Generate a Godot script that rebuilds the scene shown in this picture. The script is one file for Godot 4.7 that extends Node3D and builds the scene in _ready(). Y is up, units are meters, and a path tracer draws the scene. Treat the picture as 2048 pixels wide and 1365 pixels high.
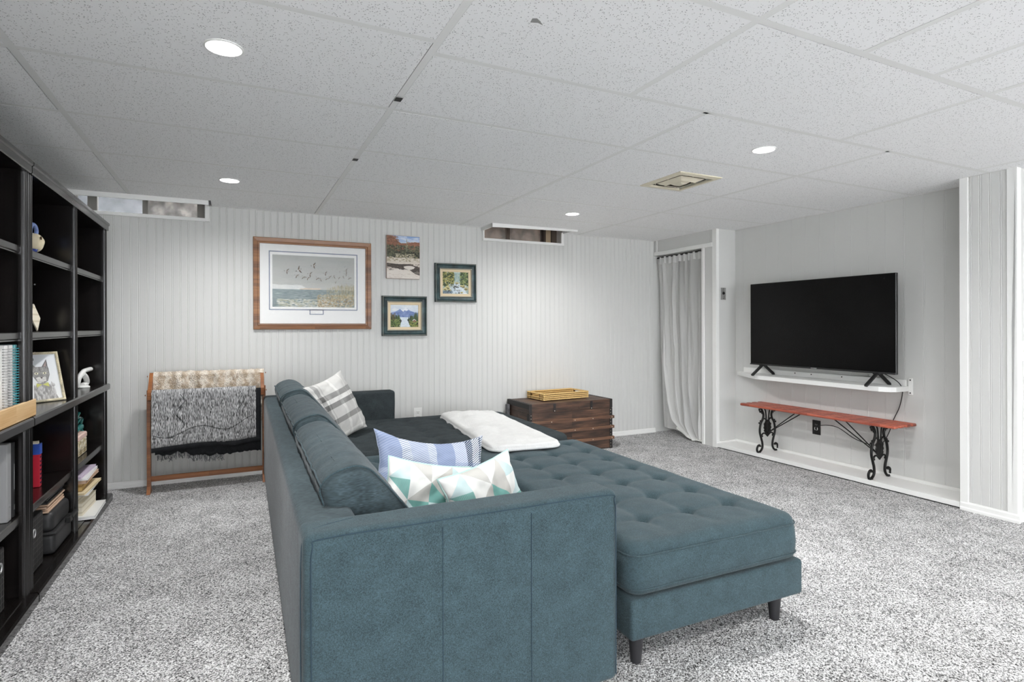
extends Node3D

# Basement den. x runs along the back wall, y is up, depth d (into the picture) is -z. Metres.
const CEIL := 2.0268          # underside of the ceiling grid
const BACK := 4.785           # back wall
const RIGHT := 4.0            # right wall
const NICHE := 4.24           # back of the television niche
const LEFT := -1.12
const FRONT := -5.5
const FAR_RIGHT := 6.2
const EYE := 1.13

var M := {}
var taken := {}
var rng := RandomNumberGenerator.new()


func P(x: float, y: float, d: float) -> Vector3:
	return Vector3(x, y, -d)


# ------------------------------------------------------------------ nodes
func numbered(called: String) -> String:
	if not taken.has(called):
		taken[called] = 0
		return called
	taken[called] += 1
	return "%s_%03d" % [called, taken[called]]


func tag(o: Node3D, label: String, category: String, group: String = "") -> Node3D:
	o.set_meta("label", label)
	o.set_meta("category", category)
	if group != "":
		o.set_meta("group", group)
	return o


func thing(called: String, label: String, category: String, at := Vector3.ZERO, turn := 0.0, group := "") -> Node3D:
	var o := Node3D.new()
	o.name = numbered(called)
	add_child(o)
	o.position = at
	o.rotation.y = turn
	tag(o, label, category, group)
	return o


func structure(called: String) -> Node3D:
	var o := Node3D.new()
	o.name = called
	add_child(o)
	o.set_meta("kind", "structure")
	return o


func begin() -> SurfaceTool:
	var st := SurfaceTool.new()
	st.begin(Mesh.PRIMITIVE_TRIANGLES)
	return st


func done(st: SurfaceTool) -> ArrayMesh:
	st.generate_normals()
	return st.commit()


func put(called: String, mesh: Mesh, m: Material, parent: Node, at := Vector3.ZERO, b := Basis.IDENTITY) -> MeshInstance3D:
	var o := MeshInstance3D.new()
	o.name = called if parent != self else numbered(called)
	o.mesh = mesh
	o.material_override = m
	o.transform = Transform3D(b, at)
	o.cast_shadow = GeometryInstance3D.SHADOW_CASTING_SETTING_ON
	parent.add_child(o, true)
	return o


func obj(called: String, st: SurfaceTool, m: Material, parent: Node) -> MeshInstance3D:
	return put(called, done(st), m, parent)


# ------------------------------------------------------------------ shapes
func tri(st: SurfaceTool, a: Vector3, b: Vector3, c: Vector3, out: Vector3) -> void:
	if (b - a).cross(c - a).dot(out) > 0.0:
		var k := b
		b = c
		c = k
	for p in [a, b, c]:
		st.set_uv(Vector2(p.x, p.z))   # flat faces carry their plan position, in metres
		st.add_vertex(p)


func face(st: SurfaceTool, pts: Array, out: Vector3) -> void:
	for i in range(1, pts.size() - 1):
		tri(st, pts[0], pts[i], pts[i + 1], out)


func box(st: SurfaceTool, c: Vector3, s: Vector3, bev := 0.0, b := Basis.IDENTITY) -> void:
	# a box with chamfered edges
	st.set_smooth_group(-1)
	var h := s * 0.5
	bev = minf(bev, minf(h.x, minf(h.y, h.z)) * 0.9)
	for a in 3:
		var u := (a + 1) % 3
		var v := (a + 2) % 3
		for sg in [-1.0, 1.0]:
			var pts := []
			for q in [[-1, -1], [1, -1], [1, 1], [-1, 1]]:
				var p := Vector3.ZERO
				p[a] = h[a] * sg
				p[u] = (h[u] - bev) * q[0]
				p[v] = (h[v] - bev) * q[1]
				pts.append(c + b * p)
			var n := Vector3.ZERO
			n[a] = sg
			face(st, pts, b * n)
	if bev <= 0.0:
		return
	for a in 3:
		var u := (a + 1) % 3
		var v := (a + 2) % 3
		for su in [-1.0, 1.0]:
			for sv in [-1.0, 1.0]:
				var pts := []
				for q in [[-1, 0], [1, 0], [1, 1], [-1, 1]]:
					var p := Vector3.ZERO
					p[a] = (h[a] - bev) * q[0]
					p[u] = (h[u] if q[1] == 0 else h[u] - bev) * su
					p[v] = (h[v] - bev if q[1] == 0 else h[v]) * sv
					pts.append(c + b * p)
				var n := Vector3.ZERO
				n[u] = su
				n[v] = sv
				face(st, pts, b * n)
	for sx in [-1.0, 1.0]:
		for sy in [-1.0, 1.0]:
			for sz in [-1.0, 1.0]:
				var w := h - Vector3(bev, bev, bev)
				face(st, [c + b * Vector3(h.x * sx, w.y * sy, w.z * sz), c + b * Vector3(w.x * sx, h.y * sy, w.z * sz), c + b * Vector3(w.x * sx, w.y * sy, h.z * sz)], b * Vector3(sx, sy, sz))


func bx(st: SurfaceTool, x0: float, x1: float, y0: float, y1: float, d0: float, d1: float, bev := 0.0) -> void:
	box(st, P((x0 + x1) / 2, (y0 + y1) / 2, (d0 + d1) / 2), Vector3(absf(x1 - x0), absf(y1 - y0), absf(d1 - d0)), bev)


func slab(called: String, x0: float, x1: float, y0: float, y1: float, d0: float, d1: float, m: Material, parent: Node, bev := 0.0) -> MeshInstance3D:
	var st := begin()
	bx(st, x0, x1, y0, y1, d0, d1, bev)
	return obj(called, st, m, parent)


func soft_box(st: SurfaceTool, c: Vector3, s: Vector3, r: float, b := Basis.IDENTITY, bend: Variant = null, n := 8, k := 4) -> void:
	# a rounded box with smooth normals; bend(p in its own axes) may move each point
	st.set_smooth_group(1)
	var h := s * 0.5
	r = minf(r, minf(h.x, minf(h.y, h.z)) * 0.98)
	var lists := []
	for a in 3:
		var l := []
		for i in k:
			l.append(-h[a] + r * (1.0 - cos(PI / 2 * float(i) / k)))
		for i in range(n + 1):
			l.append(lerpf(-(h[a] - r), h[a] - r, float(i) / n))
		for i in range(k - 1, -1, -1):
			l.append(h[a] - r * (1.0 - cos(PI / 2 * float(i) / k)))
		lists.append(l)
	var w := h - Vector3(r, r, r)
	for a in 3:
		var u := (a + 1) % 3
		var v := (a + 2) % 3
		for sg in [-1.0, 1.0]:
			var rows := []
			for pu in lists[u]:
				var row := []
				for pv in lists[v]:
					var p := Vector3.ZERO
					p[a] = h[a] * sg
					p[u] = pu
					p[v] = pv
					var inner := p.clamp(-w, w)
					var q := inner + (p - inner).normalized() * r
					if bend != null:
						q = bend.call(q)
					row.append([c + b * q, c + b * inner])
				rows.append(row)
			for i in range(rows.size() - 1):
				for j in range(rows[0].size() - 1):
					var o: Vector3 = rows[i][j][0] - c
					var nn := Vector3.ZERO
					nn[a] = sg
					nn = b * nn
					var p0: Vector3 = rows[i][j][0]
					var p1: Vector3 = rows[i + 1][j][0]
					var p2: Vector3 = rows[i + 1][j + 1][0]
					var p3: Vector3 = rows[i][j + 1][0]
					if sg > 0:
						quad_uv(st, p0, p1, p2, p3)
					else:
						quad_uv(st, p0, p3, p2, p1)


func quad_uv(st: SurfaceTool, a: Vector3, b: Vector3, c: Vector3, d: Vector3) -> void:
	# a, b, c, d counter-clockwise as seen from outside
	st.add_vertex(a)
	st.add_vertex(c)
	st.add_vertex(b)
	st.add_vertex(a)
	st.add_vertex(d)
	st.add_vertex(c)


func surf(st: SurfaceTool, nu: int, nv: int, f: Callable, group := 1) -> void:
	# a smooth sheet f(u, v), u and v from 0 to 1; its outside is du x dv
	st.set_smooth_group(group)
	var rows := []
	for i in nu + 1:
		var row := PackedVector3Array()
		for j in nv + 1:
			row.append(f.call(float(i) / nu, float(j) / nv))
		rows.append(row)
	for i in nu:
		for j in nv:
			var q := [[i, j], [i + 1, j + 1], [i + 1, j], [i, j], [i, j + 1], [i + 1, j + 1]]
			for e in q:
				st.set_uv(Vector2(float(e[0]) / nu, float(e[1]) / nv))
				st.add_vertex(rows[e[0]][e[1]])


func tube(st: SurfaceTool, pts: Array, r: float, n := 8, closed := false, radii := []) -> void:
	st.set_smooth_group(1)
	var rings := []
	var count := pts.size()
	var up := Vector3.ZERO
	for i in count:
		var t: Vector3
		if closed:
			t = pts[(i + 1) % count] - pts[(i - 1 + count) % count]
		else:
			t = pts[mini(i + 1, count - 1)] - pts[maxi(i - 1, 0)]
		t = t.normalized()
		if up == Vector3.ZERO:
			up = t.cross(Vector3(0.31, 0.9, 0.2)).normalized()
		up = (up - t * up.dot(t)).normalized()
		var side := t.cross(up)
		var ring := []
		var rr: float = radii[i] if radii.size() else r
		for j in n:
			var a := TAU * j / n
			ring.append(pts[i] + (up * cos(a) + side * sin(a)) * rr)
		rings.append(ring)
	var last := count if closed else count - 1
	for i in last:
		var ra: Array = rings[i]
		var rb: Array = rings[(i + 1) % count]
		for j in n:
			var k := (j + 1) % n
			quad_uv(st, ra[j], ra[k], rb[k], rb[j])
	if not closed:
		st.set_smooth_group(-1)
		face(st, rings[0], pts[0] - pts[1])
		face(st, rings[count - 1], pts[count - 1] - pts[count - 2])


func smooth_path(pts: Array, per := 6, closed := false) -> Array:
	var out := []
	var n := pts.size()
	var last := n if closed else n - 1
	for i in last:
		var p0: Vector3 = pts[(i - 1 + n) % n] if closed else pts[maxi(i - 1, 0)]
		var p1: Vector3 = pts[i]
		var p2: Vector3 = pts[(i + 1) % n]
		var p3: Vector3 = pts[(i + 2) % n] if closed else pts[mini(i + 2, n - 1)]
		for k in per:
			out.append(p1.cubic_interpolate(p2, p0, p3, float(k) / per))
	if not closed:
		out.append(pts[n - 1])
	return out


func lathe(st: SurfaceTool, prof: Array, at: Vector3, n := 24, b := Basis.IDENTITY, smooth := false) -> void:
	# prof: Vector2(radius, height) from bottom to top along b.y
	if b.determinant() < 0.0:
		b.z = -b.z
	for i in prof.size() - 1:
		st.set_smooth_group(1 if smooth else i + 1)
		var p: Vector2 = prof[i]
		var q: Vector2 = prof[i + 1]
		for j in n:
			var a := TAU * j / n
			var c := TAU * (j + 1) / n
			var p0 := at + b * Vector3(p.x * cos(a), p.y, p.x * sin(a))
			var p1 := at + b * Vector3(p.x * cos(c), p.y, p.x * sin(c))
			var q0 := at + b * Vector3(q.x * cos(a), q.y, q.x * sin(a))
			var q1 := at + b * Vector3(q.x * cos(c), q.y, q.x * sin(c))
			if p.x > 1e-6 and q.x > 1e-6:
				quad_uv(st, p0, q0, q1, p1)
			elif q.x > 1e-6:
				st.add_vertex(p0)
				st.add_vertex(q1)
				st.add_vertex(q0)
			else:
				st.add_vertex(p0)
				st.add_vertex(p1)
				st.add_vertex(q0)


func prism(st: SurfaceTool, poly: PackedVector2Array, depth: float, xf: Transform3D) -> void:
	# poly in the xy plane of xf, drawn out along its +z by depth
	st.set_smooth_group(-1)
	if Geometry2D.is_polygon_clockwise(poly):
		poly = poly.duplicate()
		poly.reverse()
	var idx := Geometry2D.triangulate_polygon(poly)
	var nz := xf.basis.z.normalized()
	for i in range(0, idx.size(), 3):
		var t := []
		for k in 3:
			t.append(poly[idx[i + k]])
		tri(st, xf * Vector3(t[0].x, t[0].y, 0), xf * Vector3(t[1].x, t[1].y, 0), xf * Vector3(t[2].x, t[2].y, 0), -nz)
		tri(st, xf * Vector3(t[0].x, t[0].y, depth), xf * Vector3(t[1].x, t[1].y, depth), xf * Vector3(t[2].x, t[2].y, depth), nz)
	var n := poly.size()
	for i in n:
		var a := poly[i]
		var c := poly[(i + 1) % n]
		var o := Vector3((c - a).y, -(c - a).x, 0)
		face(st, [xf * Vector3(a.x, a.y, 0), xf * Vector3(c.x, c.y, 0), xf * Vector3(c.x, c.y, depth), xf * Vector3(a.x, a.y, depth)], xf.basis * o)


func ring_frame(st: SurfaceTool, w: float, h: float, prof: Array, c: Vector3, ex: Vector3, ey: Vector3, ez: Vector3) -> void:
	# prof: Vector2(inset from the outer edge, height along ez); a mitred moulding round a rectangle
	for i in prof.size() - 1:
		st.set_smooth_group(-1)
		var p: Vector2 = prof[i]
		var q: Vector2 = prof[i + 1]
		var a := []
		var b := []
		for s in [[-1, -1], [1, -1], [1, 1], [-1, 1]]:
			a.append(c + ex * (w / 2 - p.x) * s[0] + ey * (h / 2 - p.x) * s[1] + ez * p.y)
			b.append(c + ex * (w / 2 - q.x) * s[0] + ey * (h / 2 - q.x) * s[1] + ez * q.y)
		var dirs := [-ey, ex, ey, -ex]
		for k in 4:
			var o: Vector3 = ez * (q.x - p.x) + dirs[k] * (q.y - p.y)
			face(st, [a[k], a[(k + 1) % 4], b[(k + 1) % 4], b[k]], o)


func plate(st: SurfaceTool, w: float, h: float, c: Vector3, ex: Vector3, ey: Vector3) -> void:
	# a flat rectangle with uv, u along ex, v down
	st.set_smooth_group(-1)
	var n := ex.cross(ey)
	var q := [[-1, -1], [1, 1], [1, -1], [-1, -1], [-1, 1], [1, 1]]
	for e in q:
		st.set_uv(Vector2((e[0] + 1) * 0.5, (1 - e[1]) * 0.5))
		st.add_vertex(c + ex * (w / 2 * e[0]) + ey * (h / 2 * e[1]) + n * 0.0)


# ------------------------------------------------------------------ textures
func bytes_tex(w: int, h: int, data: PackedByteArray, grey := false) -> ImageTexture:
	return ImageTexture.create_from_image(Image.create_from_data(w, h, false, Image.FORMAT_L8 if grey else Image.FORMAT_RGB8, data))


func noise_img(n: int, sd: int) -> Image:
	# white noise, 8 bits grey
	var r := RandomNumberGenerator.new()
	r.seed = sd
	var b := PackedByteArray()
	b.resize(n * n)
	var words := n * n / 4
	for i in words:
		b.encode_u32(i * 4, r.randi())
	return Image.create_from_data(n, n, false, Image.FORMAT_L8, b)


func fnoise(freq: float, octaves := 4, sd := 1, kind := FastNoiseLite.TYPE_SIMPLEX_SMOOTH) -> FastNoiseLite:
	var f := FastNoiseLite.new()
	f.noise_type = kind
	f.frequency = freq
	f.fractal_octaves = octaves
	f.seed = sd
	return f


func noise_tex(size: int, freq: float, octaves: int, sd: int, ramp := [], as_normal := false, kind := FastNoiseLite.TYPE_SIMPLEX_SMOOTH) -> NoiseTexture2D:
	var t := NoiseTexture2D.new()
	t.width = size
	t.height = size
	t.seamless = true
	t.noise = fnoise(freq, octaves, sd, kind)
	t.as_normal_map = as_normal
	if ramp.size():
		var g := Gradient.new()
		var offs := PackedFloat32Array()
		var cols := PackedColorArray()
		for e in ramp:
			offs.append(e[0])
			cols.append(e[1])
		g.offsets = offs
		g.colors = cols
		t.color_ramp = g
	return t


func grey(v: float) -> Color:
	return Color(v, v, v)


func rgb8(r: int, g: int, b: int) -> Color:
	return Color8(r, g, b)


func mat(c: Color, rough := 0.6, spec := 0.5) -> StandardMaterial3D:
	var m := StandardMaterial3D.new()
	m.albedo_color = c
	m.roughness = rough
	m.metallic_specular = spec
	return m


func tri_mat(m: StandardMaterial3D, scale: float, tex: Texture2D, bump: Texture2D = null, height := 0.1, world := false) -> StandardMaterial3D:
	m.uv1_triplanar = true
	m.uv1_world_triplanar = world
	m.uv1_scale = Vector3.ONE * scale
	if tex:
		m.albedo_texture = tex
	if bump:
		m.heightmap_enabled = true
		m.heightmap_texture = bump
		m.heightmap_scale = height
	return m


# a small painter for flat prints
func paint_poly(im: Image, pts: Array, c: Color) -> void:
	var lo := 1e9
	var hi := -1e9
	for p in pts:
		lo = minf(lo, p[1])
		hi = maxf(hi, p[1])
	for y in range(maxi(0, int(lo)), mini(im.get_height(), int(hi) + 1)):
		var xs := []
		for i in pts.size():
			var a = pts[i]
			var b = pts[(i + 1) % pts.size()]
			var yy := y + 0.5
			if (a[1] <= yy) != (b[1] <= yy):
				xs.append(a[0] + (yy - a[1]) / (b[1] - a[1]) * (b[0] - a[0]))
		xs.sort()
		for k in range(0, xs.size() - 1, 2):
			for x in range(maxi(0, roundi(xs[k])), mini(im.get_width(), roundi(xs[k + 1]))):
				im.set_pixel(x, y, im.get_pixel(x, y).lerp(Color(c.r, c.g, c.b), c.a))


func paint_dabs(im: Image, r: RandomNumberGenerator, x0: float, x1: float, y0: float, y1: float, cols: Array, n: int, sx: float, sy: float, alpha := 0.8) -> void:
	for i in n:
		var cx := r.randf_range(x0, x1)
		var cy := r.randf_range(y0, y1)
		var c: Color = cols[r.randi() % cols.size()]
		var a := sx * r.randf_range(0.5, 1.2)
		var b := sy * r.randf_range(0.5, 1.2)
		for y in range(maxi(0, int(cy - b)), mini(im.get_height(), int(cy + b) + 1)):
			for x in range(maxi(0, int(cx - a)), mini(im.get_width(), int(cx + a) + 1)):
				if pow((x - cx) / a, 2) + pow((y - cy) / b, 2) <= 1.0:
					im.set_pixel(x, y, im.get_pixel(x, y).lerp(c, alpha))


func paint_grad(im: Image, y0: int, y1: int, a: Color, b: Color) -> void:
	for y in range(y0, y1):
		im.fill_rect(Rect2i(0, y, im.get_width(), 1), a.lerp(b, float(y - y0) / maxi(1, y1 - y0)))


func paint_line(im: Image, x0: float, y0: float, x1: float, y1: float, w: float, c: Color) -> void:
	var d := Vector2(x1 - x0, y1 - y0)
	var n := Vector2(-d.y, d.x).normalized() * w * 0.5
	paint_poly(im, [[x0 + n.x, y0 + n.y], [x1 + n.x, y1 + n.y], [x1 - n.x, y1 - n.y], [x0 - n.x, y0 - n.y]], c)


func _ready() -> void:
	rng.seed = 7
	# ---- camera
	var cam := Camera3D.new()
	cam.name = "camera"
	cam.near = 0.05
	cam.far = 60.0
	cam.projection = Camera3D.PROJECTION_FRUSTUM
	cam.size = 2.0 * 0.05 * 682.5 / 1139.786
	cam.frustum_offset = Vector2(0.0, -0.05 * 30.06 / 1139.786)
	add_child(cam)
	var yaw := 0.451067
	var roll := -0.0026425
	var fwd := Vector3(sin(yaw), 0, -cos(yaw))
	var rgt := Vector3(cos(yaw), 0, sin(yaw))
	var up := Vector3.UP
	var r2 := rgt * cos(roll) + up * sin(roll)
	var u2 := up * cos(roll) - rgt * sin(roll)
	cam.transform = Transform3D(Basis(r2, u2, -fwd), Vector3(0, EYE, 0))
	cam.current = true
	# ---- air and exposure
	var we := WorldEnvironment.new()
	we.name = "environment"
	var env := Environment.new()
	env.background_mode = Environment.BG_COLOR
	env.background_color = Color(0.97, 0.98, 1.0)
	env.background_energy_multiplier = 13.0
	env.ambient_light_source = Environment.AMBIENT_SOURCE_DISABLED
	env.tonemap_mode = Environment.TONE_MAPPER_LINEAR
	env.tonemap_exposure = 1.0
	env.sdfgi_enabled = true
	env.ssao_enabled = true
	env.ssil_enabled = true
	we.environment = env
	add_child(we)
	materials()
	shelf_materials()
	wall_materials()
	# ---- lamps: the ceiling downlights carry their own light, see downlight()
	for e in [[-0.033, 2.05, "recessed ceiling light nearest the camera, above the bookcases"], [-0.033, 3.893, "recessed ceiling light above the quilt rack by the high window"], [2.425, 3.893, "recessed ceiling light near the chest and the middle window"], [2.425, 2.055, "recessed ceiling light beside the square ceiling vent"]]:
		downlight(e[0], e[1], e[2])
	for e in [[-0.033, 0.2], [2.425, 0.2], [4.88, 0.2], [-0.033, -1.65], [2.425, -1.65], [4.88, -1.65]]:
		downlight(e[0], e[1], "recessed ceiling light outside the picture, behind the camera", "lights behind the camera")
	room()
	window_wells()
	curtain()
	furniture()
	bookcases()
	wall_things()


func carpet_textures() -> Array:
	# heathered cut pile: 1.5 mm to the pixel, light and dark tufts
	var n := 1024
	var a := noise_img(n, 11)
	var b := noise_img(n / 2, 12)
	b.resize(n, n, Image.INTERPOLATE_CUBIC)
	var c := noise_img(n / 4, 13)
	c.resize(n, n, Image.INTERPOLATE_CUBIC)
	var low := fnoise(0.006, 3, 21)
	low.noise_type = FastNoiseLite.TYPE_SIMPLEX_SMOOTH
	var lowim := low.get_seamless_image(n, n)
	lowim.convert(Image.FORMAT_L8)
	var da := a.get_data()
	var db := b.get_data()
	var dc := c.get_data()
	var dl := lowim.get_data()
	var col := PackedByteArray()
	col.resize(n * n * 3)
	var hgt := PackedByteArray()
	hgt.resize(n * n)
	for i in n * n:
		var v := (da[i] - 128) * 0.34 + (db[i] - 128) * 0.62 + (dc[i] - 128) * 0.22
		hgt[i] = clampi(int(128 + v * 0.9), 0, 255)
		var t := 184.0 + v * 1.05 + (dl[i] - 128) * 0.14
		if v < -42.0:
			t -= 30.0
		col[i * 3] = clampi(int(t), 20, 245)
		col[i * 3 + 1] = clampi(int(t * 0.995), 20, 245)
		col[i * 3 + 2] = clampi(int(t * 0.99), 20, 245)
	return [bytes_tex(n, n, col), bytes_tex(n, n, hgt, true)]


func tile_textures() -> Array:
	# mineral fibre tile: pale face with pin holes and short fissures
	var n := 1024
	var im := Image.create(n, n, false, Image.FORMAT_L8)
	im.fill(grey(0.985))
	var hm := Image.create(n, n, false, Image.FORMAT_L8)
	hm.fill(grey(0.9))
	var r := RandomNumberGenerator.new()
	r.seed = 5
	for i in 5200:
		var x := r.randi() % n
		var y := r.randi() % n
		var dark := r.randf_range(0.45, 0.75)
		var w := 1 + int(r.randf() * 2.6)
		var h := 1 + int(r.randf() * 2.4)
		var a := r.randf() * TAU
		for k in range(w + h):
			var px := posmod(x + int(cos(a) * k * 0.9), n)
			var py := posmod(y + int(sin(a) * k * 0.9), n)
			for q in [[0, 0], [1, 0], [0, 1]]:
				var ux := posmod(px + q[0], n)
				var uy := posmod(py + q[1], n)
				im.set_pixel(ux, uy, grey(minf(im.get_pixel(ux, uy).r, dark)))
				hm.set_pixel(ux, uy, grey(0.2))
	for i in 26000:
		var x := r.randi() % n
		var y := r.randi() % n
		im.set_pixel(x, y, grey(im.get_pixel(x, y).r - r.randf() * 0.12))
	return [ImageTexture.create_from_image(im), ImageTexture.create_from_image(hm)]


func wood_tex(w: int, h: int, cols: Array, sd: int, stretch := 14.0, freq := 0.02) -> ImageTexture:
	# straight grain along x
	var f := fnoise(freq, 4, sd)
	var g := fnoise(0.09, 2, sd + 1)
	var data := PackedByteArray()
	data.resize(w * h * 3)
	for y in h:
		for x in w:
			var v := f.get_noise_2d(x / stretch, y) * 0.9 + g.get_noise_2d(x / (stretch * 1.6), y * 2.6) * 0.5
			v = clampf(v * 0.8 + 0.5, 0.0, 0.999) * (cols.size() - 1)
			var k := int(v)
			var c: Color = cols[k].lerp(cols[mini(k + 1, cols.size() - 1)], v - k)
			var i := (y * w + x) * 3
			data[i] = int(c.r * 255)
			data[i + 1] = int(c.g * 255)
			data[i + 2] = int(c.b * 255)
	return bytes_tex(w, h, data)


func mottle(n: int, base: Color, fine: float, coarse: float, sd: int, sx := 1.0, sy := 1.0) -> ImageTexture:
	# cloth: a coarse drift of tone under a fine grain, both about a base colour
	var a := noise_img(n, sd)
	a.resize(int(n * 0.7), int(n * 0.7), Image.INTERPOLATE_BILINEAR)
	a.resize(n, n, Image.INTERPOLATE_CUBIC)
	if sx != 1.0 or sy != 1.0:
		a.resize(int(n / sx), int(n / sy), Image.INTERPOLATE_BILINEAR)
		a.resize(n, n, Image.INTERPOLATE_CUBIC)
	var low := fnoise(0.012, 4, sd + 3).get_seamless_image(n, n)
	low.convert(Image.FORMAT_L8)
	var da := a.get_data()
	var dl := low.get_data()
	var out := PackedByteArray()
	out.resize(n * n * 3)
	for i in n * n:
		var k := 1.0 + (da[i] - 128) / 128.0 * fine + (dl[i] - 128) / 128.0 * coarse
		out[i * 3] = clampi(int(base.r * 255 * k), 0, 255)
		out[i * 3 + 1] = clampi(int(base.g * 255 * k), 0, 255)
		out[i * 3 + 2] = clampi(int(base.b * 255 * k), 0, 255)
	return bytes_tex(n, n, out)


func materials() -> void:
	var carpet := carpet_textures()
	M.carpet = tri_mat(mat(Color.WHITE, 1.0, 0.1), 1.0 / 1.5, carpet[0], carpet[1], 0.5)
	M.carpet.uv1_triplanar = false
	var tile := tile_textures()
	M.tile = tri_mat(mat(Color(1, 1, 1), 0.95, 0.2), 1.0 / 0.9, tile[0])
	M.tile.uv1_triplanar = false
	M.wall = mat(rgb8(211, 211, 208), 0.55, 0.4)
	M.wall_flat = mat(rgb8(211, 211, 208), 0.6, 0.4)
	M.white = mat(rgb8(238, 238, 235), 0.45, 0.5)
	M.tee = mat(rgb8(238, 238, 236), 0.5, 0.4)
	M.plastic = mat(rgb8(236, 236, 233), 0.35, 0.5)
	M.deck = mat(rgb8(120, 112, 104), 0.9, 0.2)
	M.closet = mat(rgb8(222, 221, 218), 0.9, 0.2)
	M.dark = mat(rgb8(22, 21, 20), 0.6, 0.4)
	M.black = mat(rgb8(18, 18, 18), 0.5, 0.5)
	M.hole = mat(rgb8(12, 11, 10), 1.0, 0.0)
	M.lamp = mat(Color.WHITE, 0.6, 0.2)
	M.lamp.emission_enabled = true
	M.lamp.emission = Color.WHITE
	M.lamp.emission_energy_multiplier = 6.0
	M.vent = mat(rgb8(226, 218, 196), 0.5, 0.4)
	# velvet of the sofa
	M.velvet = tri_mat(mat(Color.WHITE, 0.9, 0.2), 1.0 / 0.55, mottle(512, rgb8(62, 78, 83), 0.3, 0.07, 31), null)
	M.velvet.rim_enabled = true
	M.velvet.rim = 0.25
	M.velvet.rim_tint = 0.2
	M.velvet_back = tri_mat(mat(Color.WHITE, 0.9, 0.2), 1.0 / 0.45, mottle(512, rgb8(65, 77, 81), 0.36, 0.1, 32, 9.0, 1.0), null)
	M.velvet_back.rim_enabled = true
	M.velvet_back.rim = 0.22
	M.velvet_back.rim_tint = 0.2
	M.velvet_shaded = tri_mat(mat(Color.WHITE, 0.9, 0.2), 1.0 / 0.55, mottle(512, rgb8(58, 64, 66), 0.25, 0.12, 33), null)  # same velvet for far arm and chaise, nap shading put into the colour
	M.seam = mat(rgb8(56, 72, 82), 0.9, 0.2)
	M.leg = mat(rgb8(38, 38, 41), 0.45, 0.5)
	# woods
	M.espresso = tri_mat(mat(Color.WHITE, 0.2, 0.6), 1.2, wood_tex(256, 256, [rgb8(19, 17, 16), rgb8(22, 19, 18), rgb8(25, 22, 20)], 41))
	M.inside = mat(rgb8(10, 9, 9), 0.7, 0.12)
	M.oak = tri_mat(mat(Color.WHITE, 0.4, 0.5), 2.2, wood_tex(256, 256, [rgb8(118, 70, 36), rgb8(146, 90, 48), rgb8(166, 106, 60)], 43))
	M.frame_wood = tri_mat(mat(Color.WHITE, 0.35, 0.5), 2.5, wood_tex(256, 256, [rgb8(94, 58, 30), rgb8(128, 82, 44), rgb8(154, 104, 60)], 44))
	var chest := wood_tex(512, 256, [rgb8(44, 33, 27), rgb8(66, 48, 38), rgb8(88, 64, 50), rgb8(112, 82, 63)], 45, 10.0, 0.03)
	M.chest = tri_mat(mat(Color.WHITE, 0.5, 0.5), 1.4, chest)
	M.batten = tri_mat(mat(Color.WHITE, 0.42, 0.5), 2.0, wood_tex(256, 128, [rgb8(84, 60, 46), rgb8(116, 84, 64), rgb8(140, 104, 80)], 48, 10.0, 0.03))
	M.bench = tri_mat(mat(Color.WHITE, 0.35, 0.5), 1.8, wood_tex(256, 256, [rgb8(128, 60, 46), rgb8(168, 84, 64), rgb8(196, 108, 84)], 46))
	M.pine = tri_mat(mat(Color.WHITE, 0.5, 0.4), 2.4, wood_tex(256, 256, [rgb8(206, 164, 112), rgb8(222, 186, 136), rgb8(232, 202, 158)], 47))
	M.iron = mat(rgb8(22, 21, 20), 0.45, 0.5)
	M.iron.metallic = 0.4
	M.steel = mat(rgb8(196, 196, 196), 0.3, 0.5)
	M.steel.metallic = 0.9
	M.nail = mat(rgb8(206, 196, 180), 0.3, 0.5)
	M.nail.metallic = 0.8
	M.strap = mat(rgb8(34, 32, 31), 0.55, 0.5)
	M.screen = mat(rgb8(10, 10, 10), 0.22, 0.28)
	M.bezel = mat(rgb8(40, 40, 41), 0.35, 0.5)
	M.paper = mat(rgb8(236, 230, 212), 0.9, 0.2)
	M.cream = mat(rgb8(238, 224, 190), 0.35, 0.5)
	M.glass = mat(Color(0.9, 0.93, 0.93, 0.06), 0.03, 0.5)
	M.glass.transparency = BaseMaterial3D.TRANSPARENCY_ALPHA
	M.grey_metal_dull = mat(rgb8(150, 150, 148), 0.9, 0.2)
	M.pilaster = mat(rgb8(21, 19, 18), 0.24, 0.6)
	M.sash = mat(rgb8(120, 117, 112), 0.6, 0.4)
	M.sash_brown = mat(rgb8(84, 74, 66), 0.7, 0.3)
	M.sash_dark = mat(rgb8(60, 52, 46), 0.7, 0.3)
	M.sash_tan = mat(rgb8(176, 156, 130), 0.7, 0.3)
	M.galvanised = tri_mat(mat(Color.WHITE, 0.5, 0.5), 2.0, mottle(256, rgb8(112, 114, 118), 0.06, 0.2, 51, 1.0, 6.0), null)
	M.dirt = tri_mat(mat(Color.WHITE, 0.9, 0.2), 3.0, mottle(256, rgb8(140, 134, 130), 0.12, 0.5, 52, 6.0, 1.0), null)
	M.board_brown = tri_mat(mat(Color.WHITE, 0.9, 0.2), 3.0, mottle(256, rgb8(120, 104, 94), 0.12, 0.35, 53, 6.0, 1.0), null)
	M.sheer = mat(Color(0.96, 0.96, 0.95, 0.55), 0.9, 0.2)
	M.sheer.transparency = BaseMaterial3D.TRANSPARENCY_ALPHA
	M.sheer.cull_mode = BaseMaterial3D.CULL_DISABLED
	M.sheer.backlight_enabled = true
	M.sheer.backlight = Color(0.5, 0.5, 0.5)
	M.sheer_double = M.sheer.duplicate()
	M.sheer_double.albedo_color = Color(0.93, 0.93, 0.92, 0.75)
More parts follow.
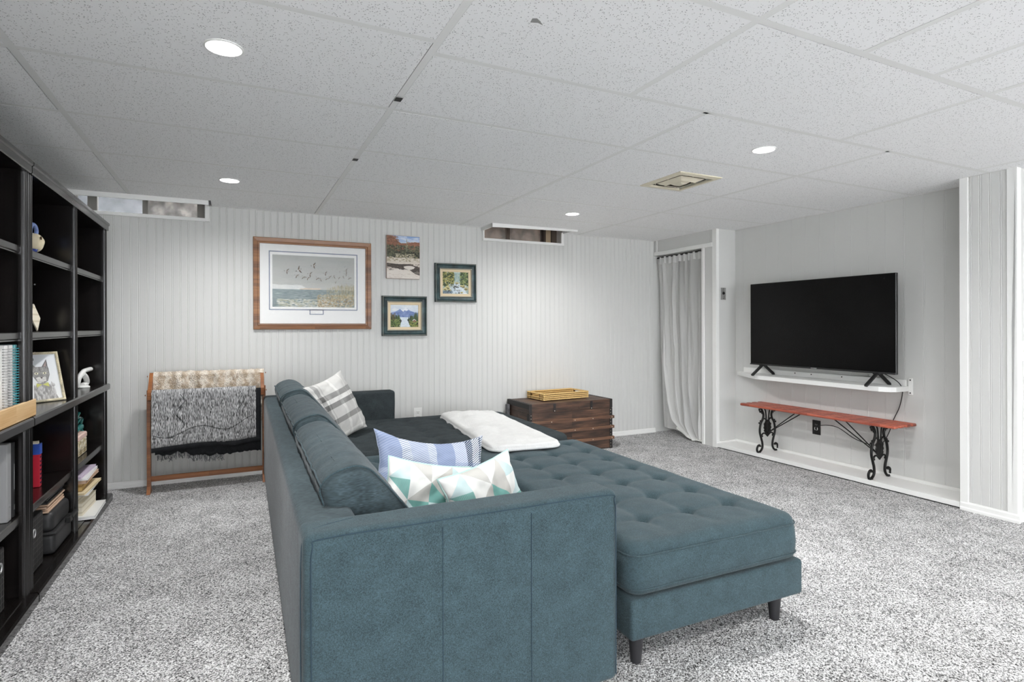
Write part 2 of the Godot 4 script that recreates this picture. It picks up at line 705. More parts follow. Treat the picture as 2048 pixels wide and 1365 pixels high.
	M.linen = mat(rgb8(238, 237, 233), 0.9, 0.2)
	M.linen.cull_mode = BaseMaterial3D.CULL_DISABLED
	# quilts, throws and pillows
	M.quilt = tri_mat(mat(Color.WHITE, 0.95, 0.2), 1.0 / 0.4, heather(512), null)
	M.binding = tri_mat(mat(Color.WHITE, 0.95, 0.2), 4.0, mottle(256, rgb8(40, 41, 43), 0.3, 0.1, 62), null)
	M.fur = tri_mat(mat(Color.WHITE, 1.0, 0.1), 1.0 / 0.3, fur_tex(512), noise_tex(256, 0.12, 3, 64), 0.6)
	M.fur.rim_enabled = true
	M.fur.rim = 0.6
	M.knit = tri_mat(mat(Color.WHITE, 1.0, 0.1), 6.0, mottle(256, rgb8(104, 104, 106), 0.5, 0.2, 65), null)
	M.throw = tri_mat(mat(Color.WHITE, 1.0, 0.1), 1.0 / 0.2, mottle(256, rgb8(222, 222, 220), 0.03, 0.02, 66), noise_tex(256, 0.05, 3, 67), 0.15)
	M.plaid_grey = mat(Color.WHITE, 0.95, 0.2)
	M.plaid_grey.albedo_texture = plaid_grey_tex()
	M.plaid_blue = mat(Color.WHITE, 0.95, 0.2)
	M.plaid_blue.albedo_texture = plaid_blue_tex()
	M.teal_print = mat(Color.WHITE, 0.95, 0.2)
	M.teal_print.albedo_texture = triangles_tex()
	M.teal_piping = mat(rgb8(188, 218, 212), 0.9, 0.2)
	M.wicker = tri_mat(mat(Color.WHITE, 0.7, 0.4), 8.0, mottle(256, rgb8(196, 166, 112), 0.25, 0.3, 68), null)
	M.wicker_dark = mat(rgb8(88, 66, 40), 0.8, 0.3)


func heather(n: int) -> ImageTexture:
	# grey melange jersey: short vertical streaks
	var a := noise_img(n, 61)
	a.resize(n, n / 14, Image.INTERPOLATE_BILINEAR)
	a.resize(n, n, Image.INTERPOLATE_CUBIC)
	var b := noise_img(n, 62)
	b.resize(n / 2, n / 30, Image.INTERPOLATE_BILINEAR)
	b.resize(n, n, Image.INTERPOLATE_CUBIC)
	var da := a.get_data()
	var db := b.get_data()
	var out := PackedByteArray()
	out.resize(n * n * 3)
	for i in n * n:
		var v := 140.0 + (da[i] - 128) * 1.5 + (db[i] - 128) * 1.1
		out[i * 3] = clampi(int(v), 40, 225)
		out[i * 3 + 1] = clampi(int(v), 40, 225)
		out[i * 3 + 2] = clampi(int(v * 1.0), 40, 225)
	return bytes_tex(n, n, out)


func fur_tex(n: int) -> ImageTexture:
	var a := noise_img(n, 63)
	a.resize(n / 2, n / 5, Image.INTERPOLATE_BILINEAR)
	a.resize(n, n, Image.INTERPOLATE_CUBIC)
	var low := fnoise(0.012, 3, 66)
	var da := a.get_data()
	var out := PackedByteArray()
	out.resize(n * n * 3)
	for y in n:
		for x in n:
			var i := y * n + x
			# tan bands that wander across the pile
			var band := sin(x * TAU * 4.0 / n + low.get_noise_2d(x, y) * 3.0) * 0.5 + 0.5
			var c := rgb8(178, 160, 138).lerp(rgb8(222, 213, 200), clampf(band * 1.1 + low.get_noise_2d(y, x) * 0.4, 0, 1))
			var k := 1.0 + (da[i] - 128) / 128.0 * 0.34
			out[i * 3] = clampi(int(c.r * 255 * k), 0, 255)
			out[i * 3 + 1] = clampi(int(c.g * 255 * k), 0, 255)
			out[i * 3 + 2] = clampi(int(c.b * 255 * k), 0, 255)
	return bytes_tex(n, n, out)


func plaid_grey_tex() -> ImageTexture:
	var n := 384
	var im := Image.create(n, n, false, Image.FORMAT_RGB8)
	# bands as [from, to, tone change] across (u) and down (v)
	var us := [[0.14, 0.22, -0.30], [0.25, 0.27, -0.12], [0.5, 0.56, 0.07], [0.8, 0.83, 0.06]]
	var vs := [[0.24, 0.33, -0.24], [0.33, 0.40, 0.08], [0.40, 0.48, -0.26], [0.64, 0.72, -0.24], [0.9, 0.93, 0.05]]
	for y in n:
		for x in n:
			var u := float(x) / n
			var v := float(y) / n
			var t := 0.83
			var twill := ((x + y) % 6) < 3
			for b in us:
				if u > b[0] and u < b[1]:
					t += b[2] * (1.0 if twill or b[2] > 0 else 0.35)
			for b in vs:
				if v > b[0] and v < b[1]:
					t += b[2] * (0.85 if b[2] > 0 or u > 0.1 else 0.4)
			if v > 0.4 and v < 0.9 and u > 0.22:
				t -= 0.03
			t += (0.012 if (x + y) % 3 == 0 else -0.006)
			im.set_pixel(x, y, Color(t, t * 0.995, t * 0.98))
	return ImageTexture.create_from_image(im)


func plaid_blue_tex() -> ImageTexture:
	var w := 640
	var h := 384
	var im := Image.create(w, h, false, Image.FORMAT_RGB8)
	var blue := rgb8(166, 178, 206)
	var pale := rgb8(226, 230, 234)
	var navy := rgb8(52, 70, 98)
	var mid := rgb8(138, 154, 188)
	# stripes across: [to, base, overlay, share of the overlay]
	var us := [[0.18, blue, mid, 0.25], [0.27, pale, mid, 0.36], [0.42, blue, pale, 0.3], [0.49, pale, mid, 0.36], [0.66, mid, blue, 0.6], [0.79, blue, pale, 0.4], [0.86, navy, pale, 0.32], [0.95, pale, navy, 0.34], [0.975, navy, pale, 0.3], [1.01, pale, navy, 0.4]]
	for y in h:
		for x in w:
			var u := float(x) / w
			var v := float(y) / h
			var c := blue
			for s in us:
				if u < s[0]:
					var ph := fposmod((x * 0.8 + y) / 16.0, 1.0)
					c = s[2] if ph < s[3] else s[1]
					break
			if (v > 0.5 and v < 0.62) or v > 0.86:
				c = c.lerp(mid, 0.3)
			if v > 0.62 and v < 0.7:
				c = c.lerp(pale, 0.25)
			im.set_pixel(x, y, c)
	return ImageTexture.create_from_image(im)


func triangles_tex() -> ImageTexture:
	# a grid of diagonally halved squares in white, aqua, teal and grey
	var n := 512
	var im := Image.create(n, n, false, Image.FORMAT_RGB8)
	var white := rgb8(240, 240, 236)
	var aqua := rgb8(204, 224, 224)
	var teal := rgb8(126, 178, 170)
	var gry := rgb8(202, 200, 194)
	im.fill(white)
	var cell := n / 4.0
	var first := [white, gry, white, white, teal, white, gry, white, white, teal, aqua, teal, aqua, white, teal, gry]
	var second := [aqua, white, gry, aqua, white, gry, teal, aqua, gry, aqua, white, white, teal, gry, white, aqua]
	var k := 0
	for j in 4:
		for i in 4:
			var x := i * cell
			var y := j * cell
			var c1: Color = first[k]
			var c2: Color = second[k]
			if (i + j) % 2 == 0:
				paint_poly(im, [[x, y], [x + cell, y], [x, y + cell]], c1)
				paint_poly(im, [[x + cell, y], [x + cell, y + cell], [x, y + cell]], c2)
			else:
				paint_poly(im, [[x, y], [x + cell, y], [x + cell, y + cell]], c1)
				paint_poly(im, [[x, y], [x + cell, y + cell], [x, y + cell]], c2)
			# fine ribs on some cells
			if k % 3 == 1:
				for q in range(0, int(cell), 8):
					paint_poly(im, [[x + q, y], [x + q + 2, y], [x + q + 2, y + cell], [x + q, y + cell]], Color(white.r, white.g, white.b, 0.35))
			k += 1
	return ImageTexture.create_from_image(im)



func shelf_materials() -> void:
	M.cobalt = mat(rgb8(40, 58, 128), 0.15, 0.6)
	M.cobalt_pale = mat(rgb8(128, 150, 206), 0.15, 0.6)
	M.gold_frame = tri_mat(mat(Color.WHITE, 0.35, 0.5), 6.0, mottle(128, rgb8(196, 186, 158), 0.3, 0.3, 71), null)
	M.cat = mat(Color.WHITE, 0.3, 0.5)
	M.cat.albedo_texture = cat_print()
	M.red = mat(rgb8(186, 34, 54), 0.4, 0.5)
	M.royal = mat(rgb8(48, 84, 176), 0.4, 0.5)
	M.navy = mat(rgb8(60, 30, 60), 0.5, 0.4)
	M.bin = tri_mat(mat(Color.WHITE, 0.85, 0.3), 8.0, mottle(128, rgb8(46, 45, 45), 0.2, 0.1, 72), null)
	M.bin_line = mat(rgb8(84, 82, 80), 0.8, 0.3)
	M.case = mat(rgb8(38, 38, 39), 0.5, 0.5)
	M.kraft = mat(rgb8(202, 172, 148), 0.8, 0.3)
	M.kraft_pale = mat(rgb8(224, 208, 172), 0.8, 0.3)
	M.old_paper = tri_mat(mat(Color.WHITE, 0.8, 0.3), 1.0, stripes_tex(rgb8(206, 176, 118), rgb8(158, 122, 72), 128, 4), null)
	M.paper = tri_mat(mat(Color.WHITE, 0.9, 0.2), 1.2, stripes_tex(rgb8(240, 232, 212), rgb8(214, 202, 176), 128, 5), null)
	M.lilac = mat(rgb8(206, 192, 210), 0.5, 0.4)
	M.floral = tri_mat(mat(Color.WHITE, 0.5, 0.4), 10.0, flower_tin_tex(), null)
	M.pink = mat(rgb8(232, 200, 188), 0.4, 0.5)
	M.teal_glass = mat(rgb8(40, 128, 122), 0.1, 0.7)
	M.teal_cover = mat(rgb8(120, 186, 190), 0.5, 0.4)
	M.teal_wire = mat(rgb8(70, 176, 190), 0.3, 0.5)
	M.binder = mat(rgb8(150, 150, 150), 0.45, 0.5)


func downlight(x: float, d: float, label: String, group := "") -> void:
	var t := thing("recessed_light", label, "ceiling light", P(x, CEIL, d), 0.0, group)
	var st := begin()
	lathe(st, [Vector2(0.059, 0.001), Vector2(0.059, -0.002), Vector2(0.056, -0.0035), Vector2(0.053, -0.0035), Vector2(0.052, -0.002)], Vector3.ZERO, 40)
	obj("trim_ring", st, M.white, t)
	st = begin()
	lathe(st, [Vector2(0.0, -0.006), Vector2(0.03, -0.0055), Vector2(0.052, -0.0035), Vector2(0.052, -0.001), Vector2(0.0, -0.001)], Vector3.ZERO, 40)
	obj("lens", st, M.lamp, t)
	var l := SpotLight3D.new()
	l.name = "lamp_light"
	l.spot_angle = 84.0
	l.spot_angle_attenuation = 1.0
	l.spot_range = 14.0
	l.spot_attenuation = 2.0
	l.light_size = 0.05
	l.light_energy = LAMP
	l.light_color = Color(1.0, 1.0, 1.0)
	l.shadow_enabled = true
	l.position = Vector3(0, -0.01, 0)
	l.rotation_degrees = Vector3(-90, 0, 0)
	t.add_child(l)


const LAMP := 2.6
const PLANK := 0.0506


func plank_mesh(h: float, w: float, groove := 0.0022) -> ArrayMesh:
	# one bead-board strip standing on its base: flat face towards +z, a bead and a groove at its right edge
	var t := 0.008
	var poly := PackedVector2Array([Vector2(0, 0), Vector2(w, 0), Vector2(w, t - groove), Vector2(w - 0.0012, t - groove), Vector2(w - 0.003, t - 0.0004), Vector2(w - 0.0055, t), Vector2(w - 0.008, t - 0.0004), Vector2(w - 0.0095, t - groove), Vector2(w - 0.0115, t - groove), Vector2(w - 0.0135, t), Vector2(0.0015, t), Vector2(0, t - groove)])
	var st := begin()
	st.set_smooth_group(-1)
	var n := poly.size()
	for i in range(2, n):
		var a := poly[i]
		var b := poly[(i + 1) % n]
		if i == n - 1:
			b = poly[0]
		face(st, [Vector3(a.x, 0, a.y), Vector3(b.x, 0, b.y), Vector3(b.x, h, b.y), Vector3(a.x, h, a.y)], Vector3(b.y - a.y, 0, -(b.x - a.x)))
	face(st, [Vector3(0, h, 0), Vector3(w, h, 0), Vector3(w, h, t), Vector3(0, h, t)], Vector3.UP)
	face(st, [Vector3(0, 0, 0), Vector3(w, 0, 0), Vector3(w, 0, t), Vector3(0, 0, t)], Vector3.DOWN)
	return done(st)


func room() -> void:
	# ---- floor
	var fl := structure("floor")
	slab("carpet", LEFT - 0.1, FAR_RIGHT, -0.06, 0.0, FRONT, BACK + 0.02, M.carpet, fl)
	# ---- back wall: bead-board strips on a backing with the two window openings
	var wb := structure("wall_back")
	slab("backing", LEFT - 0.3, 5.1, 0.0, 1.912, BACK + 0.008, BACK + 0.16, M.wall_flat, wb)
	for r in [[LEFT - 0.3, -1.0], [-0.19, 2.022], [2.868, 5.1]]:
		slab("backing", r[0], r[1], 1.912, 2.5, BACK + 0.008, BACK + 0.16, M.wall_flat, wb)
	var full := plank_mesh(CEIL + 0.02, PLANK)
	var low := plank_mesh(1.912, PLANK)
	var x := -1.1178
	while x < RIGHT - 0.02:
		var short := (x > -1.0 and x + PLANK < -0.16) or (x > 2.0 and x + PLANK < 2.885)
		put("plank", low if short else full, M.wall, wb, P(x, 0, BACK + 0.008))
		x += PLANK
	var bb := structure("baseboard_back")
	var st := begin()
	prism(st, PackedVector2Array([Vector2(0, 0), Vector2(0.016, 0), Vector2(0.016, 0.012), Vector2(0.011, 0.018), Vector2(0.011, 0.038), Vector2(0.006, 0.046), Vector2(0, 0.046)]), RIGHT - LEFT, Transform3D(Basis(Vector3(0, 0, 1), Vector3.UP, Vector3(-1, 0, 0)), P(RIGHT, 0, BACK)))
	obj("board", st, M.white, bb)
	# ---- other walls, the unseen ones closing the room
	var wl := structure("wall_left")
	slab("panel", LEFT - 0.15, LEFT, 0.0, 2.5, -1.6, BACK + 0.16, M.wall_flat, wl)
	slab("panel", LEFT - 0.15, LEFT, 0.0, 2.5, FRONT, -5.1, M.wall_flat, wl)
	slab("panel", LEFT - 0.15, LEFT, 0.0, 0.75, -5.1, -1.6, M.wall_flat, wl)
	slab("panel", LEFT - 0.15, LEFT, 1.95, 2.5, -5.1, -1.6, M.wall_flat, wl)
	var w3 := structure("window_3")  # added side window, unseen, to throw daylight on the niche wall
	for i in 4:
		slab("mullion", LEFT - 0.1, LEFT - 0.05, 0.75, 1.95, -5.1 + i * 1.15, -5.05 + i * 1.15, M.white, w3)
	for i in 3:
		slab("pane", LEFT - 0.078, LEFT - 0.072, 0.75, 1.95, -5.05 + i * 1.15, -3.95 + i * 1.15, M.glass, w3)
	var wf := structure("wall_front")
	# added wide glazed door, unseen behind the camera, to soften the room with daylight
	slab("panel", LEFT - 0.15, -0.7, 0.0, 2.5, FRONT - 0.15, FRONT, M.wall_flat, wf)
	slab("panel", 4.0375, FAR_RIGHT + 0.15, 0.0, 2.5, FRONT - 0.15, FRONT, M.wall_flat, wf)
	slab("panel", -0.7, 4.0375, 1.98, 2.5, FRONT - 0.15, FRONT, M.wall_flat, wf)
	var dw := structure("added_door_2")
	for i in 4:
		slab("stile", -0.7 + i * 1.5625, -0.65 + i * 1.5625, 0.0, 1.98, FRONT - 0.1, FRONT - 0.05, M.white, dw)
	for i in 3:
		slab("rail", -0.65 + i * 1.5625, 0.8625 + i * 1.5625, 0.0, 0.06, FRONT - 0.1, FRONT - 0.05, M.white, dw)
		slab("rail", -0.65 + i * 1.5625, 0.8625 + i * 1.5625, 1.92, 1.98, FRONT - 0.1, FRONT - 0.05, M.white, dw)
		slab("pane", -0.65 + i * 1.5625, 0.8625 + i * 1.5625, 0.06, 1.92, FRONT - 0.078, FRONT - 0.072, M.glass, dw)
	var we := structure("wall_east")
	slab("panel", FAR_RIGHT, FAR_RIGHT + 0.15, 0.0, 2.5, FRONT, 1.8, M.wall_flat, we)
	# ---- right side: doorway, niche, return
	var wr := structure("wall_right")
	slab("header_panel", RIGHT, RIGHT + 0.08, 1.9, CEIL + 0.03, 4.0, BACK + 0.008, M.wall, wr)
	slab("pier_panel", RIGHT + 0.003, RIGHT + 0.08, 0.0, CEIL + 0.03, 3.94, 4.095, M.wall, wr)
	slab("pier_core", RIGHT + 0.08, NICHE + 0.1, 0.0, 2.5, 3.945, 4.04, M.wall_flat, wr)
	slab("niche_side", RIGHT + 0.004, NICHE + 0.02, 0.0, CEIL + 0.03, 3.92, 3.95, M.wall, wr)
	slab("niche_side", RIGHT + 0.004, NICHE + 0.02, 0.0, CEIL + 0.03, 1.915, 1.945, M.wall, wr)
	slab("niche_backing", NICHE + 0.008, NICHE + 0.12, 0.0, 2.5, 1.6, 4.04, M.wall_flat, wr)
	var wide := plank_mesh(CEIL + 0.02, 0.1286, 0.0012)
	var face_x := Basis(Vector3(0, 0, 1), Vector3.UP, Vector3(-1, 0, 0))   # local x runs towards the camera, local z out of the wall
	var d := 3.947
	while d > 1.95:
		put("plank", wide, M.wall, wr, P(NICHE + 0.008, 0.0, d), face_x)
		d -= 0.1286
	var pl := plank_mesh(CEIL + 0.01, PLANK)
	d = 1.938
	while d > 1.7:
		put("plank", pl, M.wall, wr, P(RIGHT + 0.008, 0.0, d), face_x)
		d -= PLANK
	slab("pier_core", RIGHT + 0.008, NICHE + 0.1, 0.0, 2.5, 1.69, 1.916, M.wall_flat, wr)
	slab("return_panel", RIGHT + 0.002, FAR_RIGHT, 0.0, 2.5, 1.675, 1.8, M.wall_flat, wr)
	var plf := plank_mesh(CEIL + 0.01, PLANK)
	for i in 9:
		put("plank", plf, M.wall, wr, P(RIGHT + 0.032 + i * PLANK, 0.0, 1.676))
	var wc := structure("wall_closet")
	slab("back_panel", 5.0, 5.1, 0.0, 2.5, 3.9, BACK + 0.16, M.closet, wc)
	slab("side_panel", NICHE + 0.1, 5.1, 0.0, 2.5, 3.95, 4.04, M.closet, wc)
	# ---- painted trim
	var t1 := structure("trim_1")   # niche corner and pier casing
	slab("corner_strip", RIGHT - 0.006, RIGHT + 0.03, 0.0, CEIL, 3.914, 3.966, M.white, t1, 0.002)
	slab("corner_strip", RIGHT - 0.006, RIGHT + 0.005, 0.0, CEIL, 1.905, 1.95, M.white, t1, 0.002)
	slab("corner_strip", RIGHT - 0.006, RIGHT + 0.004, 0.05, CEIL, 1.668, 1.712, M.white, t1, 0.002)
	slab("corner_strip", RIGHT - 0.006, RIGHT + 0.038, 0.05, CEIL, 1.66, 1.69, M.white, t1, 0.002)
	var dr := structure("door_1")   # the curtained doorway
	slab("head_casing", RIGHT - 0.014, RIGHT + 0.09, 1.868, 1.905, 3.965, BACK - 0.002, M.white, dr, 0.003)
	slab("side_casing", RIGHT - 0.008, RIGHT + 0.09, 0.0, 1.868, 4.07, 4.102, M.white, dr, 0.003)
	slab("corner_strip", RIGHT - 0.004, RIGHT + 0.002, 1.905, CEIL, 4.735, 4.755, M.white, dr, 0.001)
	var t2 := structure("trim_2")   # niche platform and its cove
	slab("platform_board", RIGHT - 0.004, NICHE + 0.008, 0.008, 0.042, 1.95, 3.914, M.white, t2, 0.002)
	slab("cove_strip", NICHE - 0.012, NICHE + 0.004, 0.04, 0.062, 1.95, 3.92, M.white, t2, 0.003)
	slab("cove_strip", RIGHT + 0.03, NICHE, 0.04, 0.058, 3.906, 3.922, M.white, t2, 0.003)
	slab("toe_strip", RIGHT + 0.012, RIGHT + 0.03, 0.0, 0.01, 1.95, 3.914, M.dark, t2)
	var br := structure("baseboard_right")
	st = begin()
	var prof := PackedVector2Array([Vector2(0, 0), Vector2(0.016, 0), Vector2(0.016, 0.014), Vector2(0.011, 0.022), Vector2(0.011, 0.042), Vector2(0.006, 0.052), Vector2(0, 0.052)])
	prism(st, prof, 0.295, Transform3D(Basis(Vector3(-1, 0, 0), Vector3.UP, Vector3(0, 0, 1)), P(RIGHT + 0.001, 0, 1.946)))
	obj("board", st, M.white, br)
	st = begin()
	prism(st, prof, 2.2, Transform3D(Basis(Vector3(0, 0, 1), Vector3.UP, Vector3(-1, 0, 0)), P(FAR_RIGHT, 0, 1.676)))
	obj("board", st, M.white, br)
	ceiling()


func ceiling() -> void:
	var c := structure("ceiling")
	slab("deck", LEFT - 0.15, FAR_RIGHT + 0.15, 2.42, 2.5, FRONT - 0.15, BACK + 0.1, M.deck, c)
	var holes := [Rect2(-1.0, 4.578, 0.84, 0.4), Rect2(2.012, 4.528, 0.853, 0.4), Rect2(2.345, 2.57, 0.29, 0.375)]
	var L1 := -0.645
	var L2 := 0.578
	var L3 := 1.787
	var L4 := 3.035
	var tiles := []   # x0, x1, d0, d1
	var back_rows := [2.334, 2.944, 3.553, 4.163, BACK]
	for col in [[LEFT, L1], [L1, L2]]:
		var rows := [1.11, 1.72] + back_rows
		for i in rows.size() - 1:
			tiles.append([col[0], col[1], rows[i], rows[i + 1]])
		tiles.append([col[0], col[1], 0.5, 1.11])
	for col in [[L2, L3], [L3, L4], [L4, NICHE]]:
		var rows := [1.8] + back_rows
		for i in rows.size() - 1:
			var x1: float = col[1]
			tiles.append([col[0], x1, rows[i], rows[i + 1]])
	for q in [[L2, 1.385], [1.385, 2.64], [2.64, 3.86], [3.86, 5.08]]:
		tiles.append([q[0], q[1], 1.19, 1.8])
	for q in [[L2, 0.98], [0.98, 1.385], [1.385, 1.863], [1.863, 2.263], [2.263, 2.64], [2.64, 3.25], [3.25, 3.86], [3.86, 4.47], [4.47, 5.08]]:
		tiles.append([q[0], q[1], 0.5, 1.19])
	var g := 0.0125 + 0.0007
	var r := RandomNumberGenerator.new()
	r.seed = 3
	for t in tiles:
		var gr := g + (r.randf_range(0.0012, 0.003) if r.randf() < 0.6 else 0.0)
		var gn := g + (r.randf_range(0.001, 0.003) if r.randf() < 0.5 else 0.0)
		var skew := r.randf_range(-0.0012, 0.0012)
		var poly := PackedVector2Array([Vector2(t[0] + g, t[2] + gn + skew), Vector2(t[1] - gr, t[2] + gn - skew), Vector2(t[1] - gr, t[3] - g), Vector2(t[0] + g, t[3] - g)])
		var parts := [poly]
		for h in holes:
			var hp := PackedVector2Array([h.position, h.position + Vector2(h.size.x, 0), h.end, h.position + Vector2(0, h.size.y)])
			var next := []
			for p in parts:
				next.append_array(Geometry2D.clip_polygons(p, hp))
			parts = next
		for p in parts:
			if Geometry2D.is_polygon_clockwise(p):
				continue
			var st := begin()
			var sag := r.randf_range(0.0, 0.0004)
			# polygon x, depth -> world; drawn out upwards
			prism(st, p, 0.015, Transform3D(Basis(Vector3(1, 0, 0), Vector3(0, 0, -1), Vector3(0, 1, 0)), Vector3(0, CEIL + 0.0002 + sag, 0)))
			obj("ceiling_tile", st, M.tile, c)
	# the rest of the ceiling, over and behind the camera
	slab("ceiling_panel", LEFT, FAR_RIGHT, CEIL + 0.002, CEIL + 0.017, FRONT, 0.5, M.tile, c)
	slab("ceiling_panel", 5.08, FAR_RIGHT, CEIL + 0.002, CEIL + 0.017, 0.5, 1.8, M.tile, c)
	# tee bars
	var w := 0.0125
	for b in [[L1, 0.5, 4.578], [L2, 0.5, BACK], [L3, 1.8, BACK], [L4, 1.8, BACK]]:
		slab("tee_bar", b[0] - w, b[0] + w, CEIL + 0.0004, CEIL + 0.004, b[1], b[2], M.tee, c)
	for row in back_rows.slice(0, 4):
		for b in [[LEFT, L1 - w], [L1 + w, L2 - w], [L2 + w, L3 - w], [L3 + w, L4 - w], [L4 + w, NICHE]]:
			slab("tee_bar", b[0], b[1], CEIL + 0.0005, CEIL + 0.004, row - w, row + w, M.tee, c)
	for b in [[LEFT, L1 - w], [L1 + w, L2 - w]]:
		for row in [1.11, 1.72]:
			slab("tee_bar", b[0], b[1], CEIL + 0.0005, CEIL + 0.004, row - w, row + w, M.tee, c)
	slab("tee_bar", L2 + w, 4.1, CEIL + 0.0004, CEIL + 0.004, 1.8 - w, 1.8 + w, M.tee, c)
	slab("tee_bar", L2 + w, 5.08, CEIL + 0.0004, CEIL + 0.004, 1.19 - w, 1.19 + w, M.tee, c)
	for x in [1.385, 2.64, 3.86]:
		slab("tee_bar", x - w, x + w, CEIL + 0.0005, CEIL + 0.004, 1.19 + w, 1.8 - w, M.tee, c)
	for x in [0.98, 1.385, 1.863, 2.263, 2.64, 3.25, 3.86, 4.47]:
		slab("tee_bar", x - w, x + w, CEIL + 0.0005, CEIL + 0.004, 0.5, 1.19 - w, M.tee, c)
	# wall angle
	slab("wall_angle", -0.16, 2.0, CEIL - 0.001, CEIL + 0.004, BACK - 0.016, BACK - 0.001, M.tee, c)
	slab("wall_angle", 2.87, RIGHT, CEIL - 0.001, CEIL + 0.004, BACK - 0.016, BACK - 0.001, M.tee, c)
	slab("wall_angle", RIGHT - 0.018, RIGHT - 0.001, CEIL - 0.001, CEIL + 0.004, 1.66, 1.95, M.tee, c)
	slab("wall_angle", NICHE - 0.018, NICHE - 0.001, CEIL - 0.001, CEIL + 0.004, 1.95, 3.92, M.tee, c)
	# black clips on the long tee
	for e in [[2.216, "small black square clip on the ceiling bar, the one nearer the camera"], [3.117, "small black square clip on the ceiling bar, the one farther back"]]:
		var o := slab("bar_clip", L2 - 0.013, L2 + 0.014, CEIL - 0.004, CEIL - 0.0013, e[0] - 0.018, e[0] + 0.018, M.black, self, 0.001)
		tag(o, e[1], "clip", "clips on the ceiling bar")
	# a scuffed patch where a tile's face has torn
	var st2 := begin()
	prism(st2, PackedVector2Array([Vector2(-0.016, -0.008), Vector2(-0.004, -0.014), Vector2(0.012, -0.004), Vector2(0.03, 0.012), Vector2(0.01, 0.006), Vector2(-0.012, 0.014)]), 0.0006, Transform3D(Basis(Vector3(1, 0, 0), Vector3(0, 0, -1), Vector3(0, 1, 0)), Vector3(0.796, CEIL - 0.0002, -1.476)))
	obj("tile_scuff", st2, M.grey_metal_dull, c)
	vent()


func vent() -> void:
	var t := thing("ceiling_vent", "square cream ceiling vent with stepped louvres and dark openings", "vent", P(2.49, CEIL, 2.735))
	var ex := Vector3(1, 0, 0)
	var ey := Vector3(0, 0, -1)
	var ez := Vector3(0, -1, 0)
	var st := begin()
	ring_frame(st, 0.33, 0.37, [Vector2(0, -0.004), Vector2(0, 0.003), Vector2(0.006, 0.006), Vector2(0.034, 0.010), Vector2(0.039, 0.008), Vector2(0.04, -0.002)], Vector3.ZERO, ex, ey, ez)
	obj("frame", st, M.vent, t)
	for e in [[0.19, 0.22, 0.04, 0.0, 0.018, "louver"], [0.09, 0.11, 0.025, 0.006, 0.021, "louver"]]:
		st = begin()
		ring_frame(st, e[0], e[1], [Vector2(0.003, e[3] - 0.003), Vector2(0.0, e[3]), Vector2(e[2], e[4]), Vector2(e[2] + 0.002, e[4] - 0.002), Vector2(0.003, e[3] - 0.003)], Vector3.ZERO, ex, ey, ez)
		obj(e[5], st, M.vent, t)
	st = begin()
	box(st, Vector3(0, -0.0195, 0), Vector3(0.042, 0.003, 0.062), 0.001)
	obj("center_plate", st, M.vent, t)
	for s in [-1, 1]:
		st = begin()
		box(st, Vector3(0.1 * s, 0.004, 0.115 * s), Vector3(0.06, 0.006, 0.003), 0, Basis(Vector3.UP, PI / 4))
		obj("strut", st, M.vent, t)
		st = begin()
		box(st, Vector3(0.1 * s, 0.004, -0.115 * s), Vector3(0.06, 0.006, 0.003), 0, Basis(Vector3.UP, -PI / 4))
		obj("strut", st, M.vent, t)
		st = begin()
		box(st, Vector3(0.11 * s, 0.004, 0.0), Vector3(0.04, 0.006, 0.003))
		obj("strut", st, M.vent, t)
		st = begin()
		box(st, Vector3(0.0, 0.004, 0.125 * s), Vector3(0.003, 0.006, 0.04))
		obj("strut", st, M.vent, t)
	st = begin()
	box(st, Vector3(0, 0.1, 0), Vector3(0.28, 0.004, 0.32))
	for s in [-1, 1]:
		box(st, Vector3(0.14 * s, 0.06, 0), Vector3(0.004, 0.08, 0.32))
		box(st, Vector3(0, 0.06, 0.16 * s), Vector3(0.28, 0.08, 0.004))
	obj("boot", st, M.hole, t)


